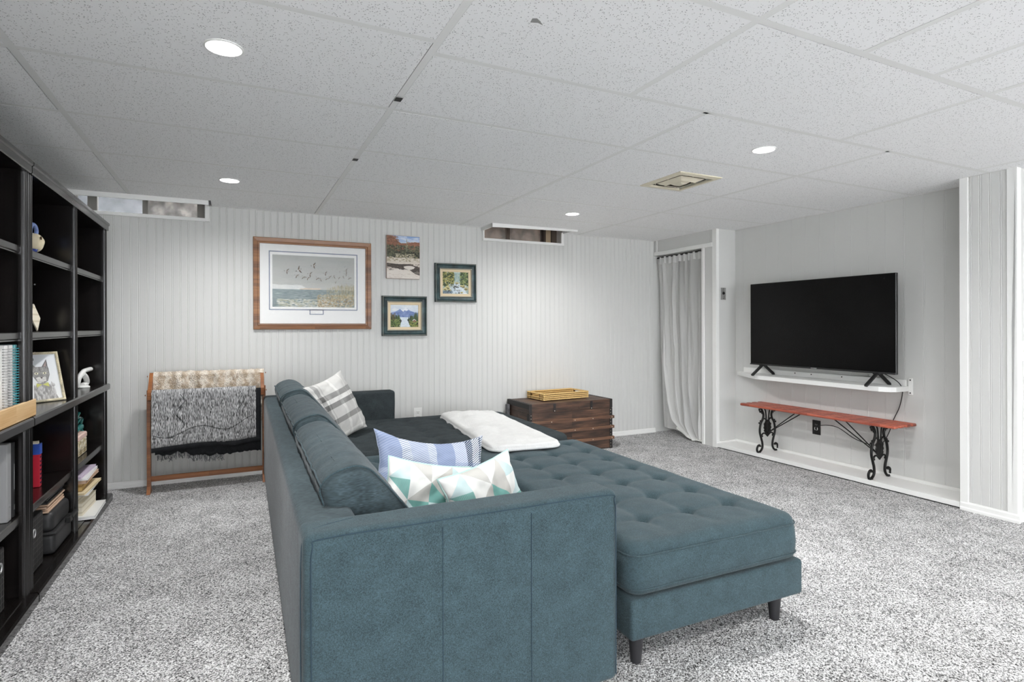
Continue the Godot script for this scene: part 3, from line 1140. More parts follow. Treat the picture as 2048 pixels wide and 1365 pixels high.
func window_wells() -> void:
	# two small windows that rise above the ceiling into boxed-out recesses
	var specs := [[-1.0, -0.204, 4.578, true], [2.037, 2.848, 4.528, false]]
	for k in 2:
		var x0: float = specs[k][0]
		var x1: float = specs[k][1]
		var df: float = specs[k][2]
		var lit: bool = specs[k][3]
		var w := structure("window_%d" % (k + 1))
		# boxing round the recess
		slab("sill_trim", x0 - 0.015, x1 + 0.03, 1.909, 1.933, BACK - 0.012, BACK + 0.16, M.white, w, 0.002)
		slab("side_trim", x1, x1 + 0.028, 1.909, CEIL + 0.01, BACK - 0.012, BACK + 0.01, M.white, w, 0.002)
		if k == 1:
			slab("side_trim", x0 - 0.016, x0, 1.909, CEIL + 0.01, BACK - 0.012, BACK + 0.01, M.white, w, 0.002)
			slab("recess_side", x0 - 0.03, x0 - 0.018, CEIL - 0.032, 2.3, df, BACK - 0.001, M.white, w)
		slab("recess_side", x1 + 0.018, x1 + 0.03, CEIL - 0.002, 2.3, df, BACK - 0.001, M.white, w)
		var st := begin()
		var drop0 := CEIL - 0.034
		var drop1 := CEIL - (0.03 if lit else 0.016)
		prism(st, PackedVector2Array([Vector2(x0 - 0.03, drop0), Vector2(x1 + 0.03, drop1), Vector2(x1 + 0.03, CEIL + 0.2), Vector2(x0 - 0.03, CEIL + 0.2)]), 0.012, Transform3D(Basis.IDENTITY, P(0, 0, df + 0.012)))
		obj("recess_fascia", st, M.white, w)
		slab("recess_top", x0 - 0.03, x1 + 0.03, 2.26, 2.28, df, BACK + 0.1, M.white, w)
		# the sash: frame, mullion and two panes
		var dk: float = BACK + 0.11
		var fm: Material = M.sash if k == 0 else M.sash_brown
		slab("sash_rail", x0, x1, 1.933, 1.945, dk - 0.02, dk + 0.02, fm, w)
		slab("sash_rail", x0, x1, 2.2, 2.26, dk - 0.02, dk + 0.02, fm, w)
		var mid: float = -0.585 if lit else 2.33
		slab("mullion", mid - 0.022, mid + 0.012, 1.94, 2.2, dk - 0.022, dk + 0.02, fm, w, 0.002)
		slab("jamb", x1 - 0.055, x1, 1.94, 2.2, dk - 0.03, dk + 0.02, fm, w)
		if lit:
			slab("jamb", -0.93, -0.875, 1.94, 2.2, dk - 0.03, dk + 0.02, fm, w)
		else:
			slab("jamb", x0, x0 + 0.03, 1.94, 2.2, dk - 0.03, dk + 0.02, fm, w)
			slab("jamb", 2.69, 2.715, 1.94, 2.2, dk - 0.05, dk + 0.02, M.sash_dark, w)
			slab("jamb", 2.715, 2.795, 1.94, 2.2, dk - 0.01, dk + 0.02, M.sash_tan, w)
		slab("pane", x0 + 0.01, mid - 0.02, 1.945, 2.2, dk - 0.002, dk + 0.002, M.glass, w)
		slab("pane", mid + 0.01, x1 - 0.05, 1.945, 2.2, dk - 0.002, dk + 0.002, M.glass, w)
		# what stands behind the glass: a galvanised well, open to the sky over its left half, and boarding
		if lit:
			slab("well_wall", -1.6, -0.6, 1.7, 2.75, BACK + 0.42, BACK + 0.44, M.galvanised, w)
			slab("well_side", -1.3, -1.28, 1.7, 2.75, BACK + 0.16, BACK + 0.42, M.galvanised, w)
			slab("well_board", -0.6, x1, 1.7, 2.6, BACK + 0.24, BACK + 0.26, M.dirt, w)
			slab("well_cover", -0.6, x1 + 0.1, 2.6, 2.62, BACK + 0.1, BACK + 0.5, M.dirt, w)
		else:
			slab("well_board", x0 - 0.02, x1 + 0.02, 1.7, 2.4, BACK + 0.2, BACK + 0.22, M.board_brown, w)


func curtain() -> void:
	var t := thing("sheer_curtain", "sheer white curtain bunched towards its right foot in the doorway", "curtain", Vector3.ZERO)
	var edge := [[1.845, 4.772], [1.4, 4.755], [0.72, 4.70], [0.35, 4.63], [0.163, 4.55], [0.081, 4.42], [0.035, 4.32]]
	var left := func(y: float) -> float:
		for i in edge.size() - 1:
			if y >= edge[i + 1][0]:
				return lerpf(edge[i + 1][1], edge[i][1], (y - edge[i + 1][0]) / (edge[i][0] - edge[i + 1][0]))
		return edge[edge.size() - 1][1]
	var f := fnoise(1.5, 3, 8)
	var sheet := func(u: float, v: float) -> Vector3:
		var y := lerpf(1.84, 0.03, v)
		var l: float = left.call(y)
		var uu := u + 0.03 * sin(u * 23.0 + v * 2.0) * (1 - v * 0.5)
		var d := lerpf(l, 4.108, clampf(uu, 0, 1))
		var sag := sin(u * PI) * 0.02 * v
		var x := RIGHT + 0.035 + 0.02 * sin(u * 30.0 + 2.2 * sin(v * 2.0)) * (0.6 + 0.5 * v) + 0.005 * sin(u * 71.0) + 0.02 * f.get_noise_2d(u * 2.0, v * 1.2)
		# lower left: swept folds
		x -= 0.03 * smoothstep(0.6, 1.0, v) * (0.5 + 0.5 * sin(u * 15.0 + v * 6.0))
		return P(x, y - sag * 0.3 + 0.012 * sin(u * 9.0) * v, d)
	var st := begin()
	surf(st, 150, 90, sheet)
	obj("sheer_cloth", st, M.sheer, t)
	# rod pocket: a second thickness, gathered
	var pocket := func(u: float, v: float) -> Vector3:
		var d := lerpf(4.772, 4.108, u)
		return P(RIGHT + 0.03 + 0.012 * sin(u * 60.0) + 0.004 * sin(u * 131.0), lerpf(1.848, 1.775, v) + 0.004 * sin(u * 40.0), d)
	st = begin()
	surf(st, 120, 6, pocket)
	obj("rod_pocket", st, M.sheer_double, t)
	# a layer that trails behind on the left
	var trail := func(u: float, v: float) -> Vector3:
		var y := lerpf(1.8, 0.06, v)
		return P(RIGHT + 0.06 + 0.01 * sin(u * 12.0 + v), y, lerpf(4.775 - 0.06 * v * v, 4.55 - 0.1 * v, u))
	st = begin()
	surf(st, 30, 30, trail)
	obj("rear_cloth", st, M.sheer, t)
	# hem that lies over on itself near the carpet
	var hem := func(u: float, v: float) -> Vector3:
		var d := lerpf(4.46, 4.11, u)
		var y := 0.09 * pow(1 - u, 2.2) + 0.02
		return P(RIGHT + 0.03 - 0.03 * v + 0.01 * sin(u * 9.0), y + (0.5 - v) * 0.03 * (1.3 - u), d)
	st = begin()
	surf(st, 24, 5, hem)
	obj("hem", st, M.linen, t)
	st = begin()
	tube(st, [P(RIGHT + 0.035, 1.845, 4.778), P(RIGHT + 0.035, 1.847, 4.104)], 0.008, 12)
	var o := obj("curtain_rod", st, M.black, self)
	tag(o, "thin black tension rod carrying the sheer doorway curtain", "curtain rod")


func outline(x0: float, x1: float, d0: float, d1: float, cr: float, n := 6) -> Array:
	# a rounded rectangle in plan, counter-clockwise from above: [x, d]
	var out := []
	var cs := [[x1 - cr, d0 + cr, -PI / 2], [x1 - cr, d1 - cr, 0.0], [x0 + cr, d1 - cr, PI / 2], [x0 + cr, d0 + cr, PI]]
	for c in cs:
		for i in n + 1:
			var a: float = c[2] + PI / 2 * i / n
			out.append(Vector2(c[0] + cr * cos(a), c[1] + cr * sin(a)))
	return out


func seat_pad(x0: float, x1: float, d0: float, d1: float, y0: float, y1: float, edge: float, cr: float, buttons: Array, pitch: float, relief: Variant, steps := 0.02) -> SurfaceTool:
	# a stuffed pad: a fine height field on top (tufted where there are buttons) over a wall that rolls in at the foot
	var st := begin()
	st.set_smooth_group(1)
	var xs := []
	var ds := []
	for q in [[x0, x1, xs], [d0, d1, ds]]:
		var lo: float = q[0]
		var hi: float = q[1]
		var l: Array = q[2]
		for i in 7:
			l.append(lo + edge * (1.0 - cos(PI / 2 * i / 7.0)))
		var m := maxi(2, int((hi - lo - 2 * edge) / steps))
		for i in m + 1:
			l.append(lerpf(lo + edge, hi - edge, float(i) / m))
		for i in range(6, -1, -1):
			l.append(hi - edge * (1.0 - cos(PI / 2 * i / 7.0)))
	var cx := (x0 + x1) / 2
	var cd := (d0 + d1) / 2
	var hx := (x1 - x0) / 2 - cr
	var hd := (d1 - d0) / 2 - cr
	var grid := []
	for x in xs:
		var row := []
		for d in ds:
			var q := Vector2(maxf(absf(x - cx) - hx, 0.0), maxf(absf(d - cd) - hd, 0.0))
			var px: float = x
			var pd: float = d
			if q.length() > cr:
				var k := cr / q.length()
				px = cx + signf(x - cx) * (hx + q.x * k)
				pd = cd + signf(d - cd) * (hd + q.y * k)
				q *= k
			var inset := cr - q.length()
			if q == Vector2.ZERO:
				inset = cr + minf(hx - absf(x - cx), hd - absf(d - cd))
			var t := clampf(inset / edge, 0.0, 1.0)
			var y := y1 - edge * 0.8 + edge * 0.8 * sqrt(1.0 - (1.0 - t) * (1.0 - t))
			if buttons.size():
				var near := 9.0
				for b in buttons:
					near = minf(near, Vector2(px - b.x, pd - b.y).length())
				var b0: Vector2 = buttons[0]
				var fx := absf(fposmod((px - b0.x) / pitch + 0.5, 1.0) - 0.5) * pitch
				var fd := absf(fposmod((pd - b0.y) / pitch + 0.5, 1.0) - 0.5) * pitch
				var fade := smoothstep(0.0, 0.16, inset)
				y -= 0.021 * exp(-near * near / (2 * 0.021 * 0.021))
				y -= fade * 0.0075 * (exp(-fx * fx / (2 * 0.012 * 0.012)) + exp(-fd * fd / (2 * 0.012 * 0.012))) * exp(-near * near / (2 * 0.075 * 0.075))
				y += fade * 0.0035 * sin(clampf(fx / pitch * 2.0, 0, 1) * PI / 2) * sin(clampf(fd / pitch * 2.0, 0, 1) * PI / 2)
			if relief != null:
				y += relief.call(px, pd) * smoothstep(0.0, 0.05, inset)
			row.append(P(px, y, pd))
		grid.append(row)
	var nx := xs.size()
	var nd := ds.size()
	for i in nx - 1:
		for j in nd - 1:
			quad_uv(st, grid[i][j], grid[i + 1][j], grid[i + 1][j + 1], grid[i][j + 1])
	# the wall, from the rim of the grid
	var rim := []
	for i in nx:
		rim.append(grid[i][0])
	for j in range(1, nd):
		rim.append(grid[nx - 1][j])
	for i in range(nx - 2, -1, -1):
		rim.append(grid[i][nd - 1])
	for j in range(nd - 2, 0, -1):
		rim.append(grid[0][j])
	var c := P(cx, 0, cd)
	var rings := [rim]
	var yt := y1 - edge * 0.8
	for s in [[0.25, 0.006], [0.5, 0.009], [0.75, 0.007], [0.93, 0.0], [1.0, -0.012]]:
		var ring := []
		for p in rim:
			var o: Vector3 = Vector3(p.x, 0, p.z) - c
			var lim := Vector2(maxf(absf(o.x) - hx, 0), maxf(absf(o.z) - hd, 0)).normalized()
			var dir := Vector3(lim.x * signf(o.x), 0, lim.y * signf(o.z))
			ring.append(Vector3(p.x, lerpf(yt, y0, s[0]), p.z) + dir * s[1])
		rings.append(ring)
	for k in rings.size() - 1:
		var a: Array = rings[k]
		var b: Array = rings[k + 1]
		for i in a.size():
			var j := (i + 1) % a.size()
			quad_uv(st, a[i], b[i], b[j], a[j])
	st.set_smooth_group(-1)
	var last: Array = rings[rings.size() - 1]
	var mid := Vector3(c.x, y0, c.z)
	for i in last.size():
		tri(st, last[i], last[(i + 1) % last.size()], mid, Vector3.DOWN)
	return st


func ring_path(x0: float, x1: float, d0: float, d1: float, cr: float, y: float) -> Array:
	var out := []
	for p in outline(x0, x1, d0, d1, cr):
		out.append(P(p.x, y, p.y))
	return out


func tapered_leg(parent: Node, at: Vector3, h: float, lean := Vector3.ZERO) -> void:
	var st := begin()
	var b := Basis(Vector3(1, 0, 0), (Vector3.UP * h + lean).normalized(), Vector3(0, 0, 1))
	lathe(st, [Vector2(0.0, 0.0), Vector2(0.0165, 0.0), Vector2(0.018, 0.003), Vector2(0.026, h), Vector2(0.0, h)], Vector3.ZERO, 24, b)
	put("leg", done(st), M.leg, parent, at)


const SOFA_TURN := -0.0127


func furniture() -> void:
	sofa()
	ottoman()
	pillows()
	throw_blanket()
	quilt_rack()
	trunk()
	tray()


func sofa() -> void:
	# own axes: x from the back's outer face into the seat, d along the back from the near arm
	var t := thing("sectional_sofa", "long blue-grey velvet sofa seen from behind its near arm", "sofa", P(0.14, 0, 1.425), SOFA_TURN)
	var f := fnoise(2.2, 3, 14)
	var soft := func(p: Vector3) -> Vector3:
		return p + p.normalized() * 0.004 * f.get_noise_3d(p.x * 2, p.y * 2, p.z * 2)
	var st := begin()
	soft_box(st, P(0.075, 0.345, 1.537), Vector3(0.15, 0.57, 3.046), 0.024, Basis.IDENTITY, soft, 22)
	obj("back_frame", st, M.velvet_back, t)
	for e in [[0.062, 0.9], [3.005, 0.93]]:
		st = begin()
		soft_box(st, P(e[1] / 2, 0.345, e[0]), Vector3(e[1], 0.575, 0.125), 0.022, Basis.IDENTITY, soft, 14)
		obj("arm", st, M.velvet if e[0] < 1.0 else M.velvet_shaded, t)
	# seams of the near arm: the boxed edge and two joins
	st = begin()
	tube(st, smooth_path([P(0.02, 0.08, -0.003), P(0.018, 0.5, -0.0035), P(0.022, 0.6, -0.001), P(0.05, 0.621, 0.0012), P(0.3, 0.6225, 0.0016), P(0.6, 0.6225, 0.0016), P(0.86, 0.621, 0.0012), P(0.886, 0.6, -0.002), P(0.889, 0.5, -0.003), P(0.889, 0.08, -0.003)], 5), 0.0016, 6)
	for x in [0.345, 0.605]:
		tube(st, [P(x, 0.07, -0.0012), P(x, 0.35, -0.0016), P(x, 0.605, -0.0012)], 0.0012, 5)
	tube(st, smooth_path([P(-0.001, 0.08, 0.03), P(-0.002, 0.55, 0.03), P(0.012, 0.622, 0.04), P(0.05, 0.6325, 0.06), P(0.13, 0.632, 0.09)], 4), 0.0014, 5)
	var sm := obj("seam", st, M.seam, t)
	sm.set_meta("kind", "stuff")
	st = begin()
	soft_box(st, P(0.52, 0.17, 1.53), Vector3(0.8, 0.18, 2.8), 0.02, Basis.IDENTITY, null, 6)
	obj("seat_base", st, M.velvet, t)
	# seat pads: a plain-depth one behind the ottoman and the long far one
	var near := []
	for i in 3:
		for j in 7:
			near.append(Vector2(0.29 + 0.225 * i, 0.3 + 0.22 * j))
	obj("seat_pad", seat_pad(0.15, 0.975, 0.135, 1.755, 0.25, 0.42, 0.035, 0.03, near, 0.22, null), M.velvet, t)
	var far := []
	for i in 7:
		for j in 5:
			far.append(Vector2(0.29 + 0.225 * i, 1.90 + 0.22 * j))
	obj("chaise_pad", seat_pad(0.15, 1.81, 1.765, 2.94, 0.25, 0.425, 0.045, 0.1, far, 0.22, null), M.velvet_shaded, t)
	st = begin()
	soft_box(st, P(1.33, 0.165, 2.35), Vector3(0.9, 0.15, 1.15), 0.02, Basis.IDENTITY, null, 6)
	obj("chaise_base", st, M.velvet, t)
	for p in [[0.07, 0.07], [0.84, 0.075], [0.07, 3.0], [0.86, 3.0], [1.72, 1.86], [1.72, 2.86]]:
		tapered_leg(t, P(p[0], 0, p[1]), 0.09)
	# three loose back cushions that lean on the back frame
	var w := fnoise(3.0, 3, 17)
	var ends := [[0.2, 1.16, 0.0], [1.16, 2.08, 0.012], [2.08, 2.92, 0.026]]
	for e in ends:
		var len: float = e[1] - e[0]
		var seed_off: float = e[0] * 7.0
		var puff := func(p: Vector3) -> Vector3:
			var k := 1.0 - pow(absf(p.z) / (len / 2), 4.0)
			var q := p
			q.x *= 1.0 + 0.12 * k * (1.0 - pow(absf(p.y) / 0.19, 2.0))
			if p.x > 0.0:
				q.x += 0.13 * (0.175 - p.y) / 0.35 * p.x / 0.07
			q.y += (0.012 * k if p.y > 0 else 0.0) - 0.01 * absf(p.x) / 0.1
			# creases that run across the cushion
			var cr := w.get_noise_3d(p.x * 0.7 + seed_off, p.y * 0.7, p.z * 5.0)
			q += Vector3(signf(p.x), 0.5, 0) * 0.007 * cr
			return q
		st = begin()
		var lean := Basis(Vector3(0, 0, 1), 0.33)
		var c := P(0.178, 0.555 + e[2], (e[0] + e[1]) / 2)
		soft_box(st, c, Vector3(0.14, 0.35, len - 0.012), 0.045, lean, puff, 34, 6)
		var cu := obj("back_cushion", st, M.velvet_back, t)
		# piping along the upper back edge and round the near end
		st = begin()
		var pts := []
		for i in 25:
			var z := lerpf(-len / 2 + 0.03, len / 2 - 0.03, i / 24.0)
			var q: Vector3 = puff.call(Vector3(-0.057, 0.162, z))
			pts.append(c + lean * (q + Vector3(-0.0035, 0.0035, 0)))
		tube(st, pts, 0.003, 6)
		var endp := []
		for a in [[-0.07, -0.12], [-0.07, 0.12], [-0.057, 0.163], [-0.025, 0.175], [0.025, 0.175], [0.057, 0.163], [0.069, 0.12], [0.07, -0.02]]:
			var q: Vector3 = puff.call(Vector3(a[0], a[1], len / 2 - 0.03))
			endp.append(c + lean * (q + Vector3(0, 0.0015, 0)))
		tube(st, smooth_path(endp, 4), 0.0028, 6)
		obj("piping", st, M.velvet, cu)


func ottoman() -> void:
	var t := thing("ottoman", "large tufted blue-grey velvet ottoman pushed up to the sofa", "ottoman", P(1.162, 0, 1.505), SOFA_TURN)
	var st := begin()
	soft_box(st, P(0.405, 0.158, 0.835), Vector3(0.812, 0.135, 1.67), 0.014, Basis.IDENTITY, null, 8)
	obj("base_frame", st, M.velvet, t)
	var buttons := []
	for i in 3:
		for j in 7:
			buttons.append(Vector2(0.222 + 0.2165 * i, 0.228 + 0.2165 * j))
	var f := fnoise(1.4, 3, 19)
	var rel := func(x: float, d: float) -> float:
		return 0.006 * f.get_noise_2d(x * 2, d * 2)
	var pad := obj("seat_pad", seat_pad(0.006, 0.80, 0.006, 1.66, 0.232, 0.402, 0.042, 0.055, buttons, 0.2165, rel, 0.013), M.velvet, t)
	for e in [[0.3665, 0.004], [0.256, 0.006]]:
		st = begin()
		tube(st, ring_path(0.006 - e[1], 0.80 + e[1], 0.006 - e[1], 1.66 + e[1], 0.058, e[0]), 0.0028, 6, true)
		obj("piping", st, M.velvet, pad)
	for b in buttons:
		st = begin()
		lathe(st, [Vector2(0.0, -0.004), Vector2(0.008, -0.002), Vector2(0.006, 0.002), Vector2(0.0, 0.003)], Vector3.ZERO, 10, Basis.IDENTITY, true)
		put("button", done(st), M.velvet, pad, P(b.x, 0.379, b.y))
	for p in [[0.045, 0.04], [0.70, 0.04], [0.045, 1.62], [0.74, 1.62]]:
		tapered_leg(t, P(p[0], 0, p[1]), 0.094)


func pillow(called: String, label: String, w: float, h: float, thick: float, m: Material, xf: Transform3D, piping: Material = null, bend: Variant = null, group := "") -> Node3D:
	# own axes: x across, y up, z out of the face
	var t := thing(called, label, "pillow", Vector3.ZERO, 0.0, group)
	t.transform = xf
	var at := func(u: float, v: float, s: float) -> Vector3:
		var a := u * 2 - 1
		var b := v * 2 - 1
		var fall := (1 - a * a) * (1 - b * b)
		var x := a * w / 2 * (1 - 0.09 * (1 - b * b) * absf(a))
		var y := b * h / 2 * (1 - 0.09 * (1 - a * a) * absf(b))
		var z := s * thick / 2 * pow(maxf(fall, 0.0), 0.42)
		var p := Vector3(x, y, z)
		if bend != null:
			p = bend.call(p)
		return p
	var st := begin()
	st.set_smooth_group(1)
	var n := 40
	for s in [1.0, -1.0]:
		for i in n:
			for j in n:
				var q := [[i, j], [i + 1, j + 1], [i + 1, j], [i, j], [i, j + 1], [i + 1, j + 1]]
				if s < 0:
					q = [[i, j], [i + 1, j], [i + 1, j + 1], [i, j], [i + 1, j + 1], [i, j + 1]]
				for e in q:
					# crowd the samples to the edges
					var u := 0.5 - 0.5 * cos(PI * e[0] / n)
					var v := 0.5 - 0.5 * cos(PI * e[1] / n)
					st.set_uv(Vector2(u, 1.0 - v))
					st.add_vertex(at.call(u, v, s))
	obj("cover", st, m, t)
	st = begin()
	var rim := []
	for i in 24:
		rim.append(at.call(i / 24.0, 0.0, 1.0))
	for i in 24:
		rim.append(at.call(1.0, i / 24.0, 1.0))
	for i in 24:
		rim.append(at.call(1.0 - i / 24.0, 1.0, 1.0))
	for i in 24:
		rim.append(at.call(0.0, 1.0 - i / 24.0, 1.0))
	tube(st, rim, 0.004 if piping else 0.002, 6, true)
	obj("piping" if piping else "edge_seam", st, piping if piping else m, t)
	return t


func facing(c: Vector3, ex: Vector3, up: Vector3) -> Transform3D:
	var x := ex.normalized()
	var z := x.cross(up).normalized()
	var y := z.cross(x).normalized()
	return Transform3D(Basis(x, y, z), c)


func pillows() -> void:
	# grey plaid, on a corner against the far back cushion
	var f := fnoise(4.0, 2, 23)
	var lump := func(p: Vector3) -> Vector3:
		return p + Vector3(0, 0, 0.012 * f.get_noise_2d(p.x * 3, p.y * 3))
	pillow("plaid_pillow", "square off-white pillow with grey plaid leaning on the sofa back", 0.40, 0.42, 0.14, M.plaid_grey, facing(P(0.575, 0.60, 3.8), Vector3(0.68, 0.2, -0.66), Vector3(-0.40, 0.86, -0.12)), null, lump)
	var dip := func(p: Vector3) -> Vector3:
		var a := p.x / 0.3
		return p + Vector3(0, -0.05 * (1 - a * a) * smoothstep(-0.1, 0.15, p.y) + 0.0 * a, 0.01 * f.get_noise_2d(p.x * 3, p.y * 3))
	pillow("striped_pillow", "long lumbar pillow in blue, white and navy twill stripes", 0.58, 0.30, 0.13, M.plaid_blue, facing(P(0.845, 0.48, 2.62), Vector3(0.58, -0.095, -0.06), Vector3(0.05, 1.0, -0.5)), null, dip)
	pillow("geometric_pillow", "teal and white triangle-print pillow tucked against the sofa back cushion", 0.31, 0.28, 0.13, M.teal_print, facing(P(0.61, 0.50, 1.98), Vector3(0.8, -0.17, 0.12), Vector3(-0.04, 1.0, -0.25)), M.teal_piping, lump, "teal triangle-print pillows")
	pillow("geometric_pillow", "teal and white triangle-print pillow in front, with its corner raised", 0.31, 0.29, 0.14, M.teal_print, facing(P(0.80, 0.50, 1.86), Vector3(0.8, 0.16, -0.2), Vector3(-0.1, 1.0, -0.25)), M.teal_piping, lump, "teal triangle-print pillows")


func throw_blanket() -> void:
	var f := fnoise(1.7, 4, 27)
	var rel := func(x: float, d: float) -> float:
		return 0.03 * f.get_noise_2d(x * 2.0, d * 1.3) + 0.012 * exp(-pow((x - 0.1 - 0.05 * d) / 0.06, 2.0)) + 0.02 * exp(-pow((d - 1.17 + x * 0.4) / 0.12, 2.0)) - 0.014 * (1.0 - smoothstep(0.14, 0.3, d))
	var t := thing("throw_blanket", "folded white plush throw spread over the far end of the chaise", "blanket", P(1.30, 0.4235, 2.95), -0.10)
	var st := seat_pad(0.0, 0.44, 0.0, 1.33, -0.014, 0.03, 0.026, 0.07, [], 1.0, rel, 0.02)
	obj("folded_cloth", st, M.throw, t)


func drape(st: SurfaceTool, x0: float, x1: float, rail: Vector2, r: float, front: float, rear: float, thick: float, wave: Callable) -> void:
	# a cloth over a rail at rail = (height, depth), hanging front and rear lengths; wave(x 0..1, s along, outer) moves it out
	var mid := []   # [y, d, ny, nd]
	var n := 18
	for i in n:
		mid.append([rail.x - rear * (1.0 - float(i) / n), rail.y + r, 0.0, 1.0])
	for i in 13:
		var a := PI * i / 12.0
		mid.append([rail.x + r * sin(a), rail.y + r * cos(a), sin(a), cos(a)])
	for i in range(1, n + 1):
		mid.append([rail.x - front * float(i) / n, rail.y - r, 0.0, -1.0])
	var loop := []
	for p in mid:
		loop.append([p[0] + p[2] * thick, p[1] + p[3] * thick, p])
	var inner := []
	for p in mid:
		inner.append([p[0], p[1], p])
	inner.reverse()
	loop.append_array(inner)
	loop.append(loop[0])
	var last := loop.size() - 1
	var f := func(u: float, v: float) -> Vector3:
		var e: Array = loop[roundi(v * last)]
		var q: Array = e[2]
		var drop: float = rail.x - q[0]
		var w: Vector2 = wave.call(u, drop, q[3])
		return P(lerpf(x0, x1, u), e[0] + w.y, e[1] + q[3] * w.x)
	surf(st, 60, last, f)
	for u in [0.0, 1.0]:
		st.set_smooth_group(-1)
		for i in mid.size() - 1:
			var a: Vector3 = f.call(u, float(i) / last)
			var b: Vector3 = f.call(u, float(i + 1) / last)
			var c: Vector3 = f.call(u, float(last - 2 - i) / last)
			var d: Vector3 = f.call(u, float(last - 1 - i) / last)
			face(st, [a, b, c, d], Vector3(1 if u > 0.5 else -1, 0, 0))


func quilt_rack() -> void:
	var t := thing("quilt_rack", "oak quilt rack with two rails and a low stretcher by the back wall", "quilt rack", P(-0.175, 0, 4.56))
	for s in [-1, 1]:
		var x: float = 0.358 * s
		var st := begin()
		prism(st, PackedVector2Array([Vector2(-0.05, 0), Vector2(0.05, 0), Vector2(0.02, 0.05), Vector2(0.018, 0.7), Vector2(-0.022, 0.7), Vector2(-0.024, 0.05)]), 0.022, Transform3D(Basis(Vector3(0, 0, -1), Vector3.UP, Vector3(1, 0, 0)), Vector3(x - 0.011, 0, 0)))
		obj("end_post", st, M.oak, t)
		st = begin()
		prism(st, PackedVector2Array([Vector2(-0.085, 0.64), Vector2(-0.05, 0.63), Vector2(0.06, 0.765), Vector2(0.065, 0.81), Vector2(0.03, 0.815), Vector2(-0.09, 0.69)]), 0.022, Transform3D(Basis(Vector3(0, 0, -1), Vector3.UP, Vector3(1, 0, 0)), Vector3(x - 0.011 - 0.012 * s, 0, 0)))
		obj("rail_arm", st, M.oak, t)
		for e in [[0.672, -0.066], [0.79, 0.04]]:
			st = begin()
			lathe(st, [Vector2(0, 0), Vector2(0.006, 0), Vector2(0.005, 0.004), Vector2(0, 0.006)], Vector3(x + 0.011 * s, e[0], -e[1]), 12, Basis(Vector3(0, 1, 0), Vector3(s, 0, 0), Vector3(0, 0, 1)))
			obj("peg", st, M.oak, t)
	for e in [[0.672, -0.066], [0.79, 0.04]]:
		var st := begin()
		tube(st, [Vector3(-0.36, e[0], -e[1]), Vector3(0.36, e[0], -e[1])], 0.011, 14)
		obj("rail", st, M.oak, t)
	var st := begin()
	box(st, Vector3(0, 0.095, 0), Vector3(0.70, 0.034, 0.022), 0.003)
	obj("stretcher", st, M.oak, t)
	var f := fnoise(2.0, 3, 33)
	# fur throw on the upper rail
	var shag := func(u: float, s: float, side: float) -> Vector2:
		return Vector2(0.014 * f.get_noise_2d(u * 5.0, s * 5.0) + 0.008 * sin(u * 34.0 + 3.0 * f.get_noise_2d(u * 3, 0)), 0.01 * f.get_noise_2d(u * 6.0, side))
	var o := thing("fur_throw", "beige and cream faux-fur throw over the upper rail of the rack", "throw", Vector3.ZERO)
	st = begin()
	drape(st, -0.51, 0.185, Vector2(0.79, 4.60), 0.0125, 0.3, 0.36, 0.016, shag)
	obj("fur_cloth", st, M.fur, o)
	# grey quilt on the lower rail with a dark bound edge
	o = thing("quilt", "grey heathered quilt with dark binding over the lower rail of the rack", "quilt", Vector3.ZERO)
	var sway := func(u: float, s: float, side: float) -> Vector2:
		var low := clampf(s / 0.4, 0, 1)
		var bow := 0.02 * sin(u * PI * 1.1) * low
		return Vector2(0.007 * f.get_noise_2d(u * 3.0, s * 4.0) + 0.012 * low * (0.5 + 0.5 * sin(u * 7.0 + 1.0)), (0.035 * smoothstep(0.72, 1.0, u) + bow) * low * (1.0 if side < 0 else 0.3))
	st = begin()
	drape(st, -0.508, 0.128, Vector2(0.672, 4.494), 0.024, 0.355, 0.3, 0.010, sway)
	obj("quilted_cloth", st, M.quilt, o)
	# binding: down the right side and along the foot
	st = begin()
	var edge := func(u: float, v: float) -> Vector3:
		var s := 0.362 * v
		var w: Vector2 = sway.call(1.0, s, -1.0)
		return P(lerpf(0.127, 0.152, u), 0.672 - s + w.y, 4.459 - w.x - 0.002 * sin(u * PI))
	surf(st, 4, 24, edge)
	var foot := func(u: float, v: float) -> Vector3:
		var w: Vector2 = sway.call(u, 0.355, -1.0)
		return P(lerpf(-0.508, 0.152, u), 0.672 - 0.352 - 0.03 * v + w.y, 4.459 - w.x - 0.004 * sin(v * PI))
	surf(st, 50, 4, foot)
	obj("binding", st, M.binding, o)
	# stitched wavy lines
	st = begin()
	for line in [[0.0, 0.262, 0.66, 0.03, 11.0, 0.0], [0.23, 0.19, 0.95, 0.02, 13.0, 1.0]]:
		var pts := []
		for i in 40:
			var u := lerpf(0.005, 0.97, i / 39.0) if line[0] == 0.0 else lerpf(0.22, 0.3, sin(i / 39.0 * 9.0) * 0.5 + 0.5)
			var s: float = line[1] + 0.03 * sin(u * line[4] + line[5]) - 0.05 * smoothstep(0.3, 1.0, u) if line[0] == 0.0 else i / 39.0 * 0.24
			var w: Vector2 = sway.call(u, s, -1.0)
			pts.append(P(lerpf(-0.508, 0.128, u), 0.672 - s + w.y, 4.4595 - w.x))
		tube(st, pts, 0.0016, 5)
	var pts2 := []
	for i in 40:
		var s := i / 39.0 * 0.2
		var u := 0.84 + 0.035 * sin(s * 30.0)
		var w: Vector2 = sway.call(u, s, -1.0)
		pts2.append(P(lerpf(-0.508, 0.128, u), 0.672 - s + w.y, 4.4595 - w.x))
	tube(st, pts2, 0.0016, 5)
	obj("stitching", st, M.binding, o)
	# a charcoal knit under both
	o = thing("knit_blanket", "charcoal fringed blanket hanging lowest, beneath the grey quilt", "blanket", Vector3.ZERO)
